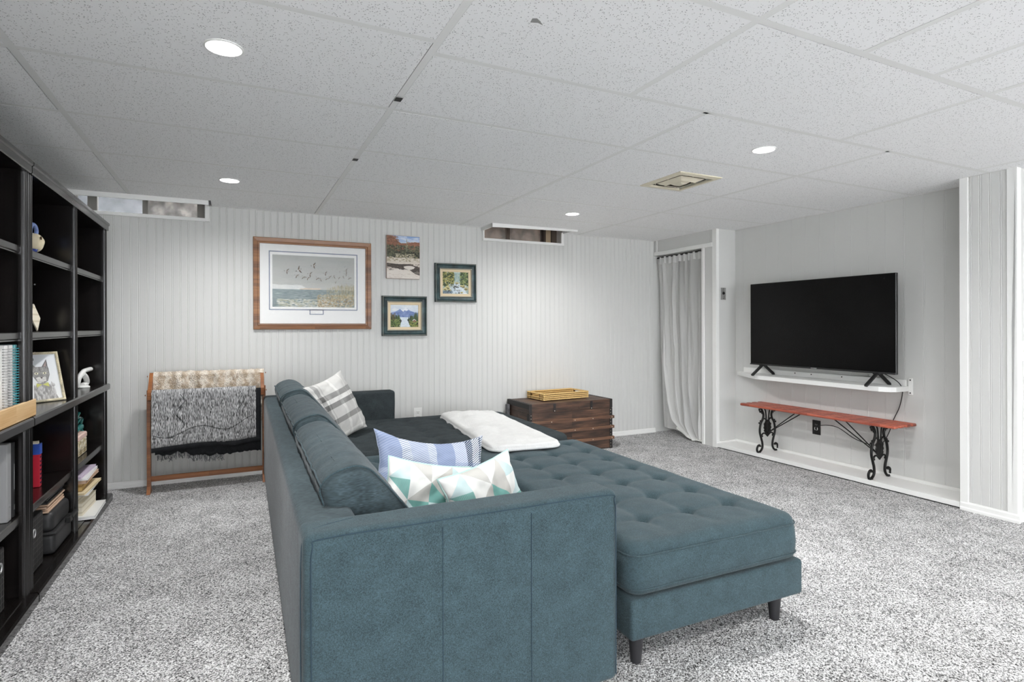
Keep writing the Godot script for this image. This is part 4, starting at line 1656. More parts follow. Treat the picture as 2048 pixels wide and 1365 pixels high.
	var fall := func(u: float, s: float, side: float) -> Vector2:
		return Vector2(0.012 * f.get_noise_2d(u * 4.0 + 9, s * 4.0), 0.02 * f.get_noise_2d(u * 5.0, 4.0) * clampf(s / 0.3, 0, 1) + 0.03 * smoothstep(0.5, 0.2, u) * clampf(s / 0.45, 0, 1))
	st = begin()
	drape(st, -0.49, 0.16, Vector2(0.672, 4.494), 0.0115, 0.43, 0.4, 0.006, fall)
	obj("knit_cloth", st, M.binding, o)
	st = begin()
	for i in 90:
		var u := 0.02 + 0.62 * i / 90.0
		var w: Vector2 = fall.call(u, 0.43, -1.0)
		var x := lerpf(-0.49, 0.16, u)
		var y := 0.672 - 0.425 + w.y
		tube(st, [P(x, y, 4.48 - w.x), P(x + rng.randf_range(-0.006, 0.006), y - 0.02, 4.48 - w.x), P(x + rng.randf_range(-0.012, 0.012), y - rng.randf_range(0.03, 0.05), 4.478 - w.x)], 0.0022, 4)
	var fr := obj("fringe", st, M.knit, o)
	fr.set_meta("kind", "stuff")


func trunk() -> void:
	var t := thing("storage_trunk", "dark wooden trunk with black corner straps and nailed battens by the wall", "trunk", P(2.695, 0, 4.555))
	var w := 0.865
	var dp := 0.43
	var h := 0.452
	var st := begin()
	box(st, Vector3(0, 0.19, 0), Vector3(w - 0.02, 0.38, dp - 0.02), 0.002)
	obj("core", st, M.dark, t)
	# front and side boards, battens between
	var ys := [[0.012, 0.094], [0.104, 0.196], [0.206, 0.285], [0.296, 0.372]]
	for y in ys:
		st = begin()
		box(st, Vector3(0, (y[0] + y[1]) / 2, dp / 2 - 0.006), Vector3(w - 0.004, y[1] - y[0] + 0.008, 0.012), 0.0015)
		obj("front_board", st, M.chest, t)
		for s in [-1, 1]:
			st = begin()
			box(st, Vector3((w / 2 - 0.006) * s, (y[0] + y[1]) / 2, 0), Vector3(0.012, y[1] - y[0] + 0.008, dp - 0.004), 0.0015)
			obj("side_board", st, M.chest, t)
	for y in [0.1, 0.2, 0.29]:
		st = begin()
		box(st, Vector3(0, y, dp / 2 + 0.009), Vector3(w + 0.03, 0.026, 0.018), 0.002)
		var b := obj("batten", st, M.batten, t)
		for x in [-0.22, 0.02, 0.21, 0.42]:
			st = begin()
			lathe(st, [Vector2(0.005, 0), Vector2(0.004, 0.003), Vector2(0, 0.004)], Vector3(x, y, dp / 2 + 0.018), 8, Basis(Vector3(1, 0, 0), Vector3(0, 0, 1), Vector3(0, 1, 0)), true)
			obj("nail", st, M.nail, b)
		for s in [-1, 1]:
			st = begin()
			box(st, Vector3((w / 2 + 0.009) * s, y, 0), Vector3(0.018, 0.026, dp), 0.002)
			obj("batten", st, M.strap, t)
	# lid
	st = begin()
	box(st, Vector3(0, 0.412, 0), Vector3(w, 0.072, dp), 0.003)
	var lid := obj("lid", st, M.chest, t)
	for i in 4:
		st = begin()
		box(st, Vector3(0, h - 0.003, -dp / 2 + dp / 8 + i * dp / 4), Vector3(w - 0.004, 0.008, dp / 4 - 0.003), 0.0015)
		obj("lid_board", st, M.chest, lid)
	for x in [-0.18, 0.205]:
		st = begin()
		box(st, Vector3(x, 0.41, dp / 2 + 0.0015), Vector3(0.026, 0.074, 0.003), 0.001)
		var s := obj("lid_strap", st, M.strap, t)
		st = begin()
		lathe(st, [Vector2(0.005, 0), Vector2(0.004, 0.003), Vector2(0, 0.004)], Vector3(x, 0.383, dp / 2 + 0.003), 8, Basis(Vector3(1, 0, 0), Vector3(0, 0, 1), Vector3(0, 1, 0)), true)
		obj("nail", st, M.nail, s)
	# corner straps with rows of nails
	for s in [-1, 1]:
		st = begin()
		box(st, Vector3((w / 2 - 0.014) * s, 0.186, dp / 2 + 0.0015), Vector3(0.03, 0.372, 0.003), 0.001)
		box(st, Vector3((w / 2 + 0.0015) * s, 0.186, dp / 2 - 0.014), Vector3(0.003, 0.372, 0.032), 0.001)
		var c := obj("corner_strap", st, M.strap, t)
		for i in 13:
			st = begin()
			lathe(st, [Vector2(0.004, 0), Vector2(0.003, 0.002), Vector2(0, 0.003)], Vector3((w / 2 - 0.018) * s, 0.02 + i * 0.028, dp / 2 + 0.003), 6, Basis(Vector3(1, 0, 0), Vector3(0, 0, 1), Vector3(0, 1, 0)), true)
			obj("nail", st, M.nail, c)
		st = begin()
		box(st, Vector3((w / 2 - 0.012) * s, 0.413, dp / 2 + 0.0015), Vector3(0.03, 0.076, 0.003), 0.001)
		box(st, Vector3((w / 2 + 0.0015) * s, 0.43, 0), Vector3(0.003, 0.042, dp + 0.004), 0.001)
		box(st, Vector3((w / 2 - 0.012) * s, h + 0.0015, 0), Vector3(0.03, 0.003, dp + 0.004), 0.001)
		c = obj("lid_corner_strap", st, M.strap, t)
		for i in 12:
			st = begin()
			lathe(st, [Vector2(0.004, 0), Vector2(0.003, 0.002), Vector2(0, 0.003)], Vector3((w / 2 - 0.012) * s, h + 0.003, -dp / 2 + 0.02 + i * 0.035), 6, Basis.IDENTITY, true)
			obj("nail", st, M.dark, c)
	# label plate and leather loop
	st = begin()
	ring_frame(st, 0.12, 0.03, [Vector2(0, 0), Vector2(0.0, 0.0015), Vector2(0.002, 0.0015), Vector2(0.003, 0)], Vector3(0.01, 0.4, dp / 2 + 0.0002), Vector3(1, 0, 0), Vector3.UP, Vector3(0, 0, 1))
	obj("inset_plate", st, M.chest, t)
	st = begin()
	soft_box(st, Vector3(-w / 2 - 0.02, 0.36, -0.17), Vector3(0.03, 0.11, 0.05), 0.01)
	obj("side_handle", st, M.knit, t)


func tray() -> void:
	var t := thing("wicker_tray", "shallow rectangular wicker tray lying on the wooden trunk", "tray", P(2.71, 0.459, 4.615), deg_to_rad(4.0))
	var w := 0.5
	var dp := 0.28
	var h := 0.062
	var st := begin()
	box(st, Vector3(0, 0.004, 0), Vector3(w, 0.008, dp), 0.002)
	obj("tray_floor", st, M.wicker, t)
	st = begin()
	for s in [-1, 1]:
		box(st, Vector3(0, h / 2, (dp / 2 - 0.006) * s), Vector3(w, h, 0.008), 0.002)
		box(st, Vector3((w / 2 - 0.006) * s, 0.014, 0), Vector3(0.008, 0.028, dp - 0.02), 0.002)
		for q in [-1, 1]:
			box(st, Vector3((w / 2 - 0.006) * s, h / 2, (dp / 2 - 0.035) * q), Vector3(0.008, h, 0.05), 0.002)
	obj("wall_core", st, M.wicker_dark, t)
	# woven coils: small slanted strands in rows along every wall, inside, outside and on the rim
	st = begin()
	soft_box(st, Vector3.ZERO, Vector3(0.018, 0.0095, 0.0095), 0.0045, Basis.IDENTITY, null, 1, 2)
	var strand := done(st)
	var place := []
	var rows := 4
	var add := func(a: Vector3, b: Vector3, nrm: Vector3, n: int, y: float, flip: float) -> void:
		for i in n:
			var p := a.lerp(b, (i + 0.5) / n) + Vector3(0, y, 0) + nrm * 0.005
			var along := (b - a).normalized()
			var bs := Basis(along, Vector3.UP, along.cross(Vector3.UP)).rotated(nrm, 0.6 * flip)
			place.append(Transform3D(bs, p))
	for k in rows:
		var y := 0.007 + k * (h - 0.006) / (rows - 0.6)
		var fl := 1.0 if k % 2 == 0 else -1.0
		for s in [-1.0, 1.0]:
			var z: float = (dp / 2 - 0.006) * s
			add.call(Vector3(-w / 2, 0, z), Vector3(w / 2, 0, z), Vector3(0, 0, s), 38, y, fl)
			add.call(Vector3(-w / 2 + 0.01, 0, z), Vector3(w / 2 - 0.01, 0, z), Vector3(0, 0, -s), 37, y, fl)
			var x: float = (w / 2 - 0.006) * s
			if k < 2 or k == rows - 1:
				add.call(Vector3(x, 0, -dp / 2), Vector3(x, 0, dp / 2), Vector3(s, 0, 0), 21, y, fl)
				add.call(Vector3(x, 0, -dp / 2), Vector3(x, 0, dp / 2), Vector3(-s, 0, 0), 21, y, fl)
			else:
				for q in [-1.0, 1.0]:
					add.call(Vector3(x, 0, dp / 2 * q), Vector3(x, 0, (dp / 2 - 0.06) * q), Vector3(s, 0, 0), 6, y, fl)
					add.call(Vector3(x, 0, dp / 2 * q), Vector3(x, 0, (dp / 2 - 0.06) * q), Vector3(-s, 0, 0), 6, y, fl)
	var mm := MultiMesh.new()
	mm.transform_format = MultiMesh.TRANSFORM_3D
	mm.mesh = strand
	mm.instance_count = place.size()
	for i in place.size():
		mm.set_instance_transform(i, place[i])
	var mi := MultiMeshInstance3D.new()
	mi.name = "weave"
	mi.multimesh = mm
	mi.material_override = M.wicker
	mi.set_meta("kind", "stuff")
	t.add_child(mi)
	for s in [-1, 1]:
		st = begin()
		for q in [-1, 1]:
			tube(st, [Vector3((w / 2 - 0.006) * s, 0.0, 0.075 * q), Vector3((w / 2 - 0.006) * s, h, 0.075 * q)], 0.009, 8)
		obj("wrapped_post", st, M.wicker_dark, t)
		st = begin()
		tube(st, [Vector3((w / 2 - 0.006) * s, h - 0.004, -dp / 2), Vector3((w / 2 - 0.006) * s, h - 0.004, dp / 2)], 0.006, 8)
		obj("hand_grip", st, M.wicker, t)


const CASE_BACK := -1.09
const CASE_FRONT := -0.777


func flute_post(st: SurfaceTool, d: float, y0: float, y1: float) -> void:
	# a fluted half-round pilaster standing proud of the case
	var poly := PackedVector2Array()
	poly.append(Vector2(-0.021, -0.004))
	poly.append(Vector2(-0.021, 0.006))
	for i in 9:
		var a := PI * i / 8.0
		poly.append(Vector2(-0.0105 - 0.0075 * cos(a), 0.010 + 0.011 * sin(a)))
	for i in 9:
		var a := PI * i / 8.0
		poly.append(Vector2(0.0105 - 0.0075 * cos(a), 0.010 + 0.011 * sin(a)))
	poly.append(Vector2(0.021, 0.006))
	poly.append(Vector2(0.021, -0.004))
	# polygon x along the case (towards the camera), y out of the case, drawn upwards
	prism(st, poly, y1 - y0, Transform3D(Basis(Vector3(0, 0, 1), Vector3(1, 0, 0), Vector3(0, 1, 0)), P(CASE_FRONT, y0, d)))


func bookcase(label: String, d0: float, d1: float) -> void:
	var t := thing("bookcase", label, "bookcase", Vector3.ZERO, 0.0, "")
	var mid := (d0 + d1) / 2 - 0.01
	slab("back_panel", CASE_BACK, CASE_BACK + 0.012, 0.04, 1.78, d0 + 0.01, d1 - 0.01, M.inside, t)
	for d in [d0 + 0.012, d1 - 0.012]:
		slab("side_panel", CASE_BACK, CASE_FRONT, 0.0, 1.78, d - 0.011, d + 0.011, M.espresso, t, 0.001)
	slab("divider", CASE_BACK + 0.012, CASE_FRONT, 0.045, 1.77, mid - 0.01, mid + 0.01, M.espresso, t, 0.001)
	slab("top_panel", CASE_BACK, CASE_FRONT, 1.765, 1.785, d0, d1, M.espresso, t)
	slab("bottom_panel", CASE_BACK + 0.012, CASE_FRONT + 0.012, 0.03, 0.048, d0 + 0.02, d1 - 0.02, M.espresso, t)
	var st := begin()
	prism(st, PackedVector2Array([Vector2(0, 0), Vector2(0.026, 0), Vector2(0.03, 0.003), Vector2(0.03, 0.03), Vector2(0.036, 0.034), Vector2(0.036, 0.048), Vector2(0.03, 0.052), Vector2(-0.313, 0.052), Vector2(-0.313, 0.03), Vector2(0, 0.03)]), d1 - d0 - 0.004, Transform3D(Basis(Vector3(1, 0, 0), Vector3.UP, Vector3(0, 0, -1)), P(CASE_FRONT, 1.757, d0 + 0.002)))
	obj("crown", st, M.espresso, t)
	st = begin()
	prism(st, PackedVector2Array([Vector2(-0.3, 0.01), Vector2(0.0, 0.01), Vector2(0.0, 0.0), Vector2(0.03, 0.0), Vector2(0.036, 0.006), Vector2(0.036, 0.034), Vector2(0.03, 0.04), Vector2(-0.3, 0.04)]), d1 - d0 - 0.004, Transform3D(Basis(Vector3(1, 0, 0), Vector3.UP, Vector3(0, 0, -1)), P(CASE_FRONT, 0.722, d0 + 0.002)))
	obj("counter", st, M.espresso, t)
	st = begin()
	prism(st, PackedVector2Array([Vector2(-0.02, 0.0), Vector2(0.049, 0.0), Vector2(0.049, 0.036), Vector2(0.043, 0.044), Vector2(-0.02, 0.044)]), d1 - d0 - 0.004, Transform3D(Basis(Vector3(1, 0, 0), Vector3.UP, Vector3(0, 0, -1)), P(CASE_FRONT, 0.0, d0 + 0.002)))
	obj("plinth", st, M.espresso, t)
	for d in [d0 + 0.022, mid, d1 - 0.022]:
		st = begin()
		flute_post(st, d, 0.762, 1.757)
		obj("pilaster", st, M.pilaster, t)
		st = begin()
		flute_post(st, d, 0.044, 0.722)
		obj("pilaster", st, M.pilaster, t)
	for bay in [[d0 + 0.023, mid - 0.01], [mid + 0.01, d1 - 0.023]]:
		for y in [0.365, 1.095, 1.441]:
			st = begin()
			bx(st, CASE_BACK + 0.012, CASE_FRONT - 0.006, y - 0.014, y + 0.014, bay[0], bay[1])
			bx(st, CASE_FRONT - 0.008, CASE_FRONT + 0.004, y - 0.013, y + 0.015, bay[0], bay[1], 0.003)
			bx(st, CASE_FRONT - 0.012, CASE_FRONT + 0.001, y - 0.02, y - 0.014, bay[0], bay[1], 0.001)
			obj("shelf", st, M.espresso, t)
		# rows of shelf-pin holes with their bright rims
		st = begin()
		for y in [0.43, 0.46, 1.14, 1.18, 1.35, 1.49, 1.53, 1.0, 0.97]:
			var z: float = bay[1] - 0.0003
			lathe(st, [Vector2(0.0, 0.0), Vector2(0.004, 0.0), Vector2(0.003, 0.001), Vector2(0.0, 0.0012)], P(-0.93, y, z), 8, Basis(Vector3(1, 0, 0), Vector3(0, 0, 1), Vector3(0, -1, 0)))
		var pins := obj("shelf_pin", st, M.steel, t)
		pins.set_meta("kind", "stuff")


func cat_print() -> ImageTexture:
	var im := Image.create(180, 240, false, Image.FORMAT_RGB8)
	paint_grad(im, 0, 240, rgb8(222, 226, 230), rgb8(240, 240, 238))
	var r := RandomNumberGenerator.new()
	r.seed = 9
	var g1 := rgb8(140, 138, 136)
	var g2 := rgb8(112, 110, 110)
	var g3 := rgb8(158, 155, 152)
	paint_poly(im, [[40, 240], [48, 180], [70, 150], [120, 150], [140, 185], [160, 240]], g3)
	paint_dabs(im, r, 50, 150, 160, 238, [rgb8(222, 222, 220), g3, g1], 160, 5, 14, 0.5)
	paint_poly(im, [[44, 70], [52, 110], [70, 146], [96, 154], [122, 144], [136, 110], [136, 74], [110, 66], [70, 66]], g1)
	paint_poly(im, [[46, 82], [44, 34], [76, 68]], g1)
	paint_poly(im, [[134, 82], [132, 26], [104, 66]], g2)
	paint_poly(im, [[124, 66], [129, 38], [112, 64]], rgb8(170, 150, 146))
	paint_dabs(im, r, 50, 130, 68, 116, [g3, g1, rgb8(178, 176, 172)], 140, 3, 6, 0.6)
	paint_dabs(im, r, 72, 112, 122, 148, [rgb8(226, 224, 220), rgb8(206, 204, 200)], 60, 6, 5, 0.7)
	for x in [72, 112]:
		paint_dabs(im, r, x, x, 100, 100, [rgb8(230, 228, 200)], 6, 8, 5, 1.0)
		paint_dabs(im, r, x, x, 100, 100, [rgb8(40, 40, 40)], 4, 2.5, 4, 1.0)
	paint_poly(im, [[88, 122], [100, 122], [94, 130]], rgb8(80, 70, 70))
	paint_line(im, 92, 66, 92, 90, 3, g2)
	paint_poly(im, [[64, 152], [92, 160], [64, 174]], rgb8(206, 206, 120))
	paint_poly(im, [[122, 150], [92, 160], [124, 174]], rgb8(206, 206, 120))
	# the handwritten name: its visible letters
	var ink := rgb8(60, 62, 66)
	var pts := [[34, 22], [40, 20], [36, 25], [42, 28], [34, 30]]
	for i in pts.size() - 1:
		paint_line(im, pts[i][0], pts[i][1], pts[i + 1][0], pts[i + 1][1], 2, ink)
	paint_line(im, 50, 10, 48, 30, 2.4, ink)
	paint_line(im, 49, 22, 56, 20, 2, ink)
	paint_line(im, 56, 20, 56, 30, 2.2, ink)
	for q in [[66, 22, 62, 28], [62, 28, 66, 31], [66, 31, 71, 27], [71, 20, 71, 31], [66, 21, 71, 22]]:
		paint_line(im, q[0], q[1], q[2], q[3], 2.2, ink)
	return ImageTexture.create_from_image(im)


func flower_tin_tex() -> ImageTexture:
	var im := Image.create(96, 96, false, Image.FORMAT_RGB8)
	im.fill(rgb8(222, 210, 186))
	var r := RandomNumberGenerator.new()
	r.seed = 4
	paint_dabs(im, r, 10, 86, 8, 92, [rgb8(150, 130, 84), rgb8(196, 176, 120), rgb8(240, 236, 220), rgb8(110, 96, 66)], 90, 7, 7, 0.8)
	return ImageTexture.create_from_image(im)


func stripes_tex(base: Color, other: Color, n: int, period: int, along_y := true) -> ImageTexture:
	var im := Image.create(n, n, false, Image.FORMAT_RGB8)
	im.fill(base)
	for i in range(0, n, period):
		if along_y:
			im.fill_rect(Rect2i(0, i, n, maxi(1, period / 3)), other)
		else:
			im.fill_rect(Rect2i(i, 0, maxi(1, period / 3), n), other)
	return ImageTexture.create_from_image(im)


func bookcases() -> void:
	bookcase("tall dark bookcase nearest the back wall, holding the framed cat portrait", 2.949, 4.5)
	bookcase("tall dark bookcase at the picture edge, holding the spiral notebooks", 1.392, 2.943)
	bookcase_things()


func bookcase_things() -> void:
	var st: SurfaceTool
	var t: Node3D
	# cream and blue ceramic ornament on the highest shelf
	t = thing("ceramic_ornament", "cream and blue ceramic ornament with a looped blue handle, highest shelf", "ornament", P(-0.865, 1.456, 3.41))
	t.scale = Vector3.ONE * 0.72
	st = begin()
	lathe(st, [Vector2(0, 0), Vector2(0.042, 0), Vector2(0.045, 0.008), Vector2(0.03, 0.018), Vector2(0.022, 0.04), Vector2(0.03, 0.06), Vector2(0.0, 0.065)], Vector3.ZERO, 20, Basis.IDENTITY, true)
	obj("blue_foot", st, M.cobalt, t)
	st = begin()
	var headf := func(p: Vector3) -> Vector3:
		var q := p
		q.x *= 1.0 + 0.25 * smoothstep(-0.05, 0.05, p.y)
		q.z *= 0.8 + 0.35 * smoothstep(-0.06, 0.04, p.y)
		return q
	soft_box(st, Vector3(0, 0.105, -0.035), Vector3(0.085, 0.115, 0.12), 0.042, Basis(Vector3(1, 0, 0), -0.25), headf, 6, 5)
	soft_box(st, Vector3(0.005, 0.085, -0.085), Vector3(0.05, 0.024, 0.05), 0.011, Basis(Vector3(1, 0, 0), 0.3))
	obj("cream_body", st, M.cream, t)
	st = begin()
	lathe(st, [Vector2(0, 0), Vector2(0.012, 0.0), Vector2(0.011, 0.004), Vector2(0, 0.005)], Vector3(0.045, 0.135, 0.0), 14, Basis(Vector3(0, 1, 0), Vector3(1, 0, 0.3).normalized(), Vector3(0, 0, 1)))
	obj("dark_recess", st, M.wicker_dark, t)
	st = begin()
	tube(st, smooth_path([Vector3(0, 0.15, 0.045), Vector3(0, 0.19, 0.04), Vector3(0, 0.222, 0.0), Vector3(0, 0.222, -0.05), Vector3(0, 0.195, -0.085), Vector3(0, 0.15, -0.07), Vector3(0, 0.12, -0.05)], 5), 0.0125, 10)
	obj("looped_handle", st, M.cobalt_pale, t)
	# small leaning card on the second shelf
	t = thing("greeting_card", "small cream card leaning behind the bookcase upright, second shelf", "card", P(-0.87, 1.11, 3.47))
	st = begin()
	box(st, Vector3(0, 0.067, 0), Vector3(0.006, 0.075, 0.12), 0.001, Basis(Vector3(1, 0, 0), -0.6))
	obj("cover", st, M.paper, t)
	# framed cat portrait
	t = thing("photo_frame", "framed portrait drawing of a grey cat leaning on the bookcase counter", "picture frame", P(-0.842, 0.764, 3.51))
	var lean := Basis(Vector3(1, 0, 0), Vector3(0, 1, 0), Vector3(0, 0, 1))
	var ex := Vector3(0.20, 0.0, -0.21).normalized()
	var up0 := Vector3(-0.20, 1.0, -0.18).normalized()
	var fx := facing(Vector3.ZERO, ex, up0)
	lean = fx.basis
	var hh := 0.25
	var ww := 0.19
	st = begin()
	ring_frame(st, ww, hh, [Vector2(0, -0.008), Vector2(0, 0.006), Vector2(0.003, 0.008), Vector2(0.009, 0.007), Vector2(0.012, 0.003), Vector2(0.012, -0.008)], lean * Vector3(0, hh / 2, 0), lean.x, lean.y, lean.z)
	obj("frame", st, M.gold_frame, t)
	st = begin()
	plate(st, ww - 0.022, hh - 0.022, lean * Vector3(0, hh / 2, 0.001), lean.x, lean.y)
	obj("print", st, M.cat, t)
	st = begin()
	box(st, lean * Vector3(0, hh / 2, -0.004), Vector3(ww - 0.006, hh - 0.006, 0.006), 0.0, lean)
	obj("back_board", st, M.dark, t)
	# white ornament in the next bay
	t = thing("white_ornament", "small white bent-tube ornament on the counter, far bay", "ornament", P(-0.835, 0.763, 4.24))
	st = begin()
	lathe(st, [Vector2(0, 0), Vector2(0.035, 0), Vector2(0.036, 0.006), Vector2(0.028, 0.012), Vector2(0, 0.013)], Vector3.ZERO, 18)
	obj("base", st, M.white, t)
	st = begin()
	tube(st, smooth_path([Vector3(-0.02, 0.01, 0.04), Vector3(-0.01, 0.06, 0.05), Vector3(0, 0.095, 0.0), Vector3(0, 0.1, -0.09), Vector3(0, 0.1, -0.2)], 5), 0.0135, 12)
	tube(st, smooth_path([Vector3(0.0, 0.085, 0.01), Vector3(0.005, 0.055, -0.05), Vector3(0.0, 0.02, -0.085), Vector3(-0.01, 0.012, -0.03)], 5), 0.0155, 12)
	obj("tube", st, M.white, t)
	# boxed book, red and blue, on the lower shelf
	t = thing("boxed_book", "upright red book with a blue top band on the lower shelf", "book", P(-0.895, 0.38, 3.385))
	st = begin()
	box(st, Vector3(0, 0.1, 0), Vector3(0.13, 0.2, 0.034), 0.002)
	obj("red_cover", st, M.red, t)
	st = begin()
	box(st, Vector3(0.0, 0.178, 0), Vector3(0.134, 0.05, 0.0375), 0.001)
	obj("blue_band", st, M.royal, t)
	st = begin()
	box(st, Vector3(0.004, 0.207, 0.004), Vector3(0.11, 0.016, 0.02), 0.001)
	obj("page_block", st, M.paper, t)
	st = begin()
	for i in 7:
		for k in 2:
			box(st, Vector3(0.0665, 0.02 + i * 0.02, -0.008 + 0.016 * k), Vector3(0.002, 0.007, 0.006), 0.0, Basis(Vector3(1, 0, 0), 0.6 * (i % 3)))
	obj("cover_print", st, M.navy, t).set_meta("kind", "stuff")
	# fabric bins
	for e in [[3.30, "black checked fabric bin beneath the boxed book", 0.16, 3.16], [2.815, "black checked fabric bin at the picture edge, ring handle in full view", 0.17, 2.76]]:
		t = thing("fabric_bin", e[1], "storage bin", P(-0.93, 0.049, e[0] - e[2]), 0.0, "black fabric bins")
		st = begin()
		soft_box(st, Vector3(0, 0.122, 0), Vector3(0.26, 0.244, e[2] * 2.0), 0.008, Basis.IDENTITY, null, 2, 2)
		obj("bin_body", st, M.bin, t)
		st = begin()
		var grid := 0.024
		var y := 0.012
		while y < 0.24:
			box(st, Vector3(0.1305, y, 0), Vector3(0.0008, 0.0012, e[2] * 2.0 - 0.016))
			y += grid
		var z: float = -e[2] + 0.014
		while z < e[2]:
			box(st, Vector3(0.1305, 0.122, z), Vector3(0.0008, 0.23, 0.0012))
			z += grid
		obj("check_weave", st, M.bin_line, t).set_meta("kind", "stuff")
		st = begin()
		var pts := []
		var zr: float = e[0] - e[2] - e[3]
		for i in 20:
			pts.append(Vector3(0.132, 0.176 + 0.017 * sin(TAU * i / 20.0), zr + 0.017 * cos(TAU * i / 20.0)))
		tube(st, pts, 0.0035, 8, true)
		obj("ring_grommet", st, M.steel, t)
	# black case with a latch
	t = thing("tool_case", "black moulded case with a front latch on the bottom of the bookcase", "case", P(-0.895, 0.05, 3.535))
	st = begin()
	soft_box(st, Vector3(0, 0.05, 0), Vector3(0.24, 0.1, 0.31), 0.02)
	obj("case_base", st, M.case, t)
	st = begin()
	soft_box(st, Vector3(-0.004, 0.152, 0), Vector3(0.235, 0.095, 0.305), 0.028)
	obj("case_lid", st, M.case, t)
	st = begin()
	soft_box(st, Vector3(0, 0.102, 0), Vector3(0.252, 0.014, 0.322), 0.006)
	obj("rim_band", st, M.case, t)
	st = begin()
	box(st, Vector3(0.135, 0.112, -0.03), Vector3(0.02, 0.03, 0.05), 0.003)
	box(st, Vector3(0.142, 0.122, -0.09), Vector3(0.016, 0.018, 0.11), 0.003)
	obj("latch", st, M.black, t)
	# folders on top of the case
	for k in 7:
		var tan_one := k < 4
		t = thing("folder", ("tan folder, %s in the small pile on the black case" % ["lowest", "second from the bottom", "third from the bottom", "uppermost tan one"][k]) if tan_one else ("black folder, %s of the three above the tan folders" % ["lowest", "middle one", "topmost"][k - 4]), "folder", P(-0.90 - 0.004 * (k % 3), 0.2505 + k * 0.0105, 3.52 + 0.006 * (k % 2)), 0.0, "folders on the black case")
		st = begin()
		box(st, Vector3(0, 0.004, 0), Vector3(0.2, 0.008, 0.28), 0.001)
		obj("cover", st, M.kraft if tan_one else M.case, t)
	# floral tin and the teal glass piece
	t = thing("floral_tin", "pale pink lidded tin with a floral front, lower shelf of the far bay", "tin", P(-0.865, 0.38, 4.13))
	st = begin()
	box(st, Vector3(0, 0.045, 0), Vector3(0.1, 0.09, 0.2), 0.004)
	obj("tin_body", st, M.floral, t)
	st = begin()
	box(st, Vector3(0, 0.105, 0), Vector3(0.104, 0.034, 0.205), 0.006)
	obj("lid", st, M.pink, t)
	t = thing("glass_figurine", "teal glass figurine with a curling neck resting on the floral tin", "figurine", P(-0.865, 0.503, 4.2))
	st = begin()
	soft_box(st, Vector3(0, 0.02, 0), Vector3(0.06, 0.04, 0.16), 0.018)
	obj("body", st, M.teal_glass, t)
	st = begin()
	tube(st, smooth_path([Vector3(0, 0.025, -0.05), Vector3(0, 0.03, -0.13), Vector3(0, 0.055, -0.16), Vector3(0, 0.072, -0.09), Vector3(0, 0.075, -0.03), Vector3(0.0, 0.1, -0.09)], 6), 0.009, 10)
	tube(st, smooth_path([Vector3(0, 0.03, 0.05), Vector3(0.02, 0.07, 0.0), Vector3(0.01, 0.062, -0.05)], 5), 0.008, 10)
	obj("neck", st, M.teal_glass, t)
	st = begin()
	tube(st, smooth_path([Vector3(0.0, 0.01, -0.08), Vector3(0.02, -0.03, -0.125), Vector3(0.015, -0.09, -0.135)], 5), 0.007, 8)
	obj("tail", st, M.teal_glass, t)
	# papers and books stacked in the bottom of the far bay
	var pile := [[0.014, 0.26, 0.34, "white hardback, lowest of the paper stack", "white", 0.02], [0.055, 0.2, 0.3, "thick cream paperback near the foot of the paper stack", "paper", -0.03], [0.03, 0.19, 0.29, "cream booklet in the lower half of the paper stack", "paper", -0.06], [0.012, 0.21, 0.3, "white booklet below the middle of the paper stack", "white", 0.02], [0.01, 0.24, 0.36, "pale folder in the middle of the paper stack", "kraft_pale", -0.04], [0.034, 0.2, 0.3, "yellowed paperback in the upper half of the paper stack", "old_paper", 0.03], [0.014, 0.21, 0.3, "tan booklet under the top of the paper stack", "kraft", -0.02], [0.01, 0.23, 0.33, "white papers near the top of the paper stack", "white", 0.04], [0.01, 0.22, 0.34, "lilac magazine topping the paper stack", "lilac", -0.03]]
	var y := 0.05
	var k := 0
	for e in pile:
		var h: float = e[0] * 1.25
		t = thing("paper_book", e[3], "book", P(-0.862 - 0.012 * (k % 3) + (0.012 if k < 1 else 0.0), y, 4.08 + 0.01 * (k % 2)), e[5], "books and papers in the bottom stack")
		st = begin()
		box(st, Vector3(0, h / 2, 0), Vector3(e[1] - 0.004, h - 0.003, e[2] - 0.005), 0.0005)
		obj("page_block", st, M[e[4]], t)
		st = begin()
		for s in [0.001, h - 0.001]:
			box(st, Vector3(0, s, 0), Vector3(e[1], 0.0018, e[2]), 0.0005)
		obj("cover", st, M[e[4]], t)
		y += h + 0.0008
		k += 1
	# near case: wooden tray, notebooks, binders
	t = thing("wooden_tray_box", "pale pine tray box on the counter of the nearer bookcase", "tray", P(-0.86, 0.763, 2.78))
	st = begin()
	box(st, Vector3(0.1, 0.034, 0), Vector3(0.012, 0.068, 0.48), 0.002)
	box(st, Vector3(-0.1, 0.034, 0), Vector3(0.012, 0.068, 0.48), 0.002)
	obj("long_side", st, M.pine, t)
	st = begin()
	for s in [-1, 1]:
		box(st, Vector3(0, 0.034, 0.234 * s), Vector3(0.188, 0.068, 0.012), 0.002)
	obj("short_side", st, M.pine, t)
	slab("tray_floor", -0.094, 0.094, 0.001, 0.007, -0.23, 0.23, M.pine, t)
	var books := [[2.80, "white", "white spiral-bound notebook, nearest in the pine tray"], [2.855, "white", "white spiral-bound notebook beside the teal one in the pine tray"], [2.905, "teal_cover", "teal spiral-bound notebook, farthest in the pine tray"]]
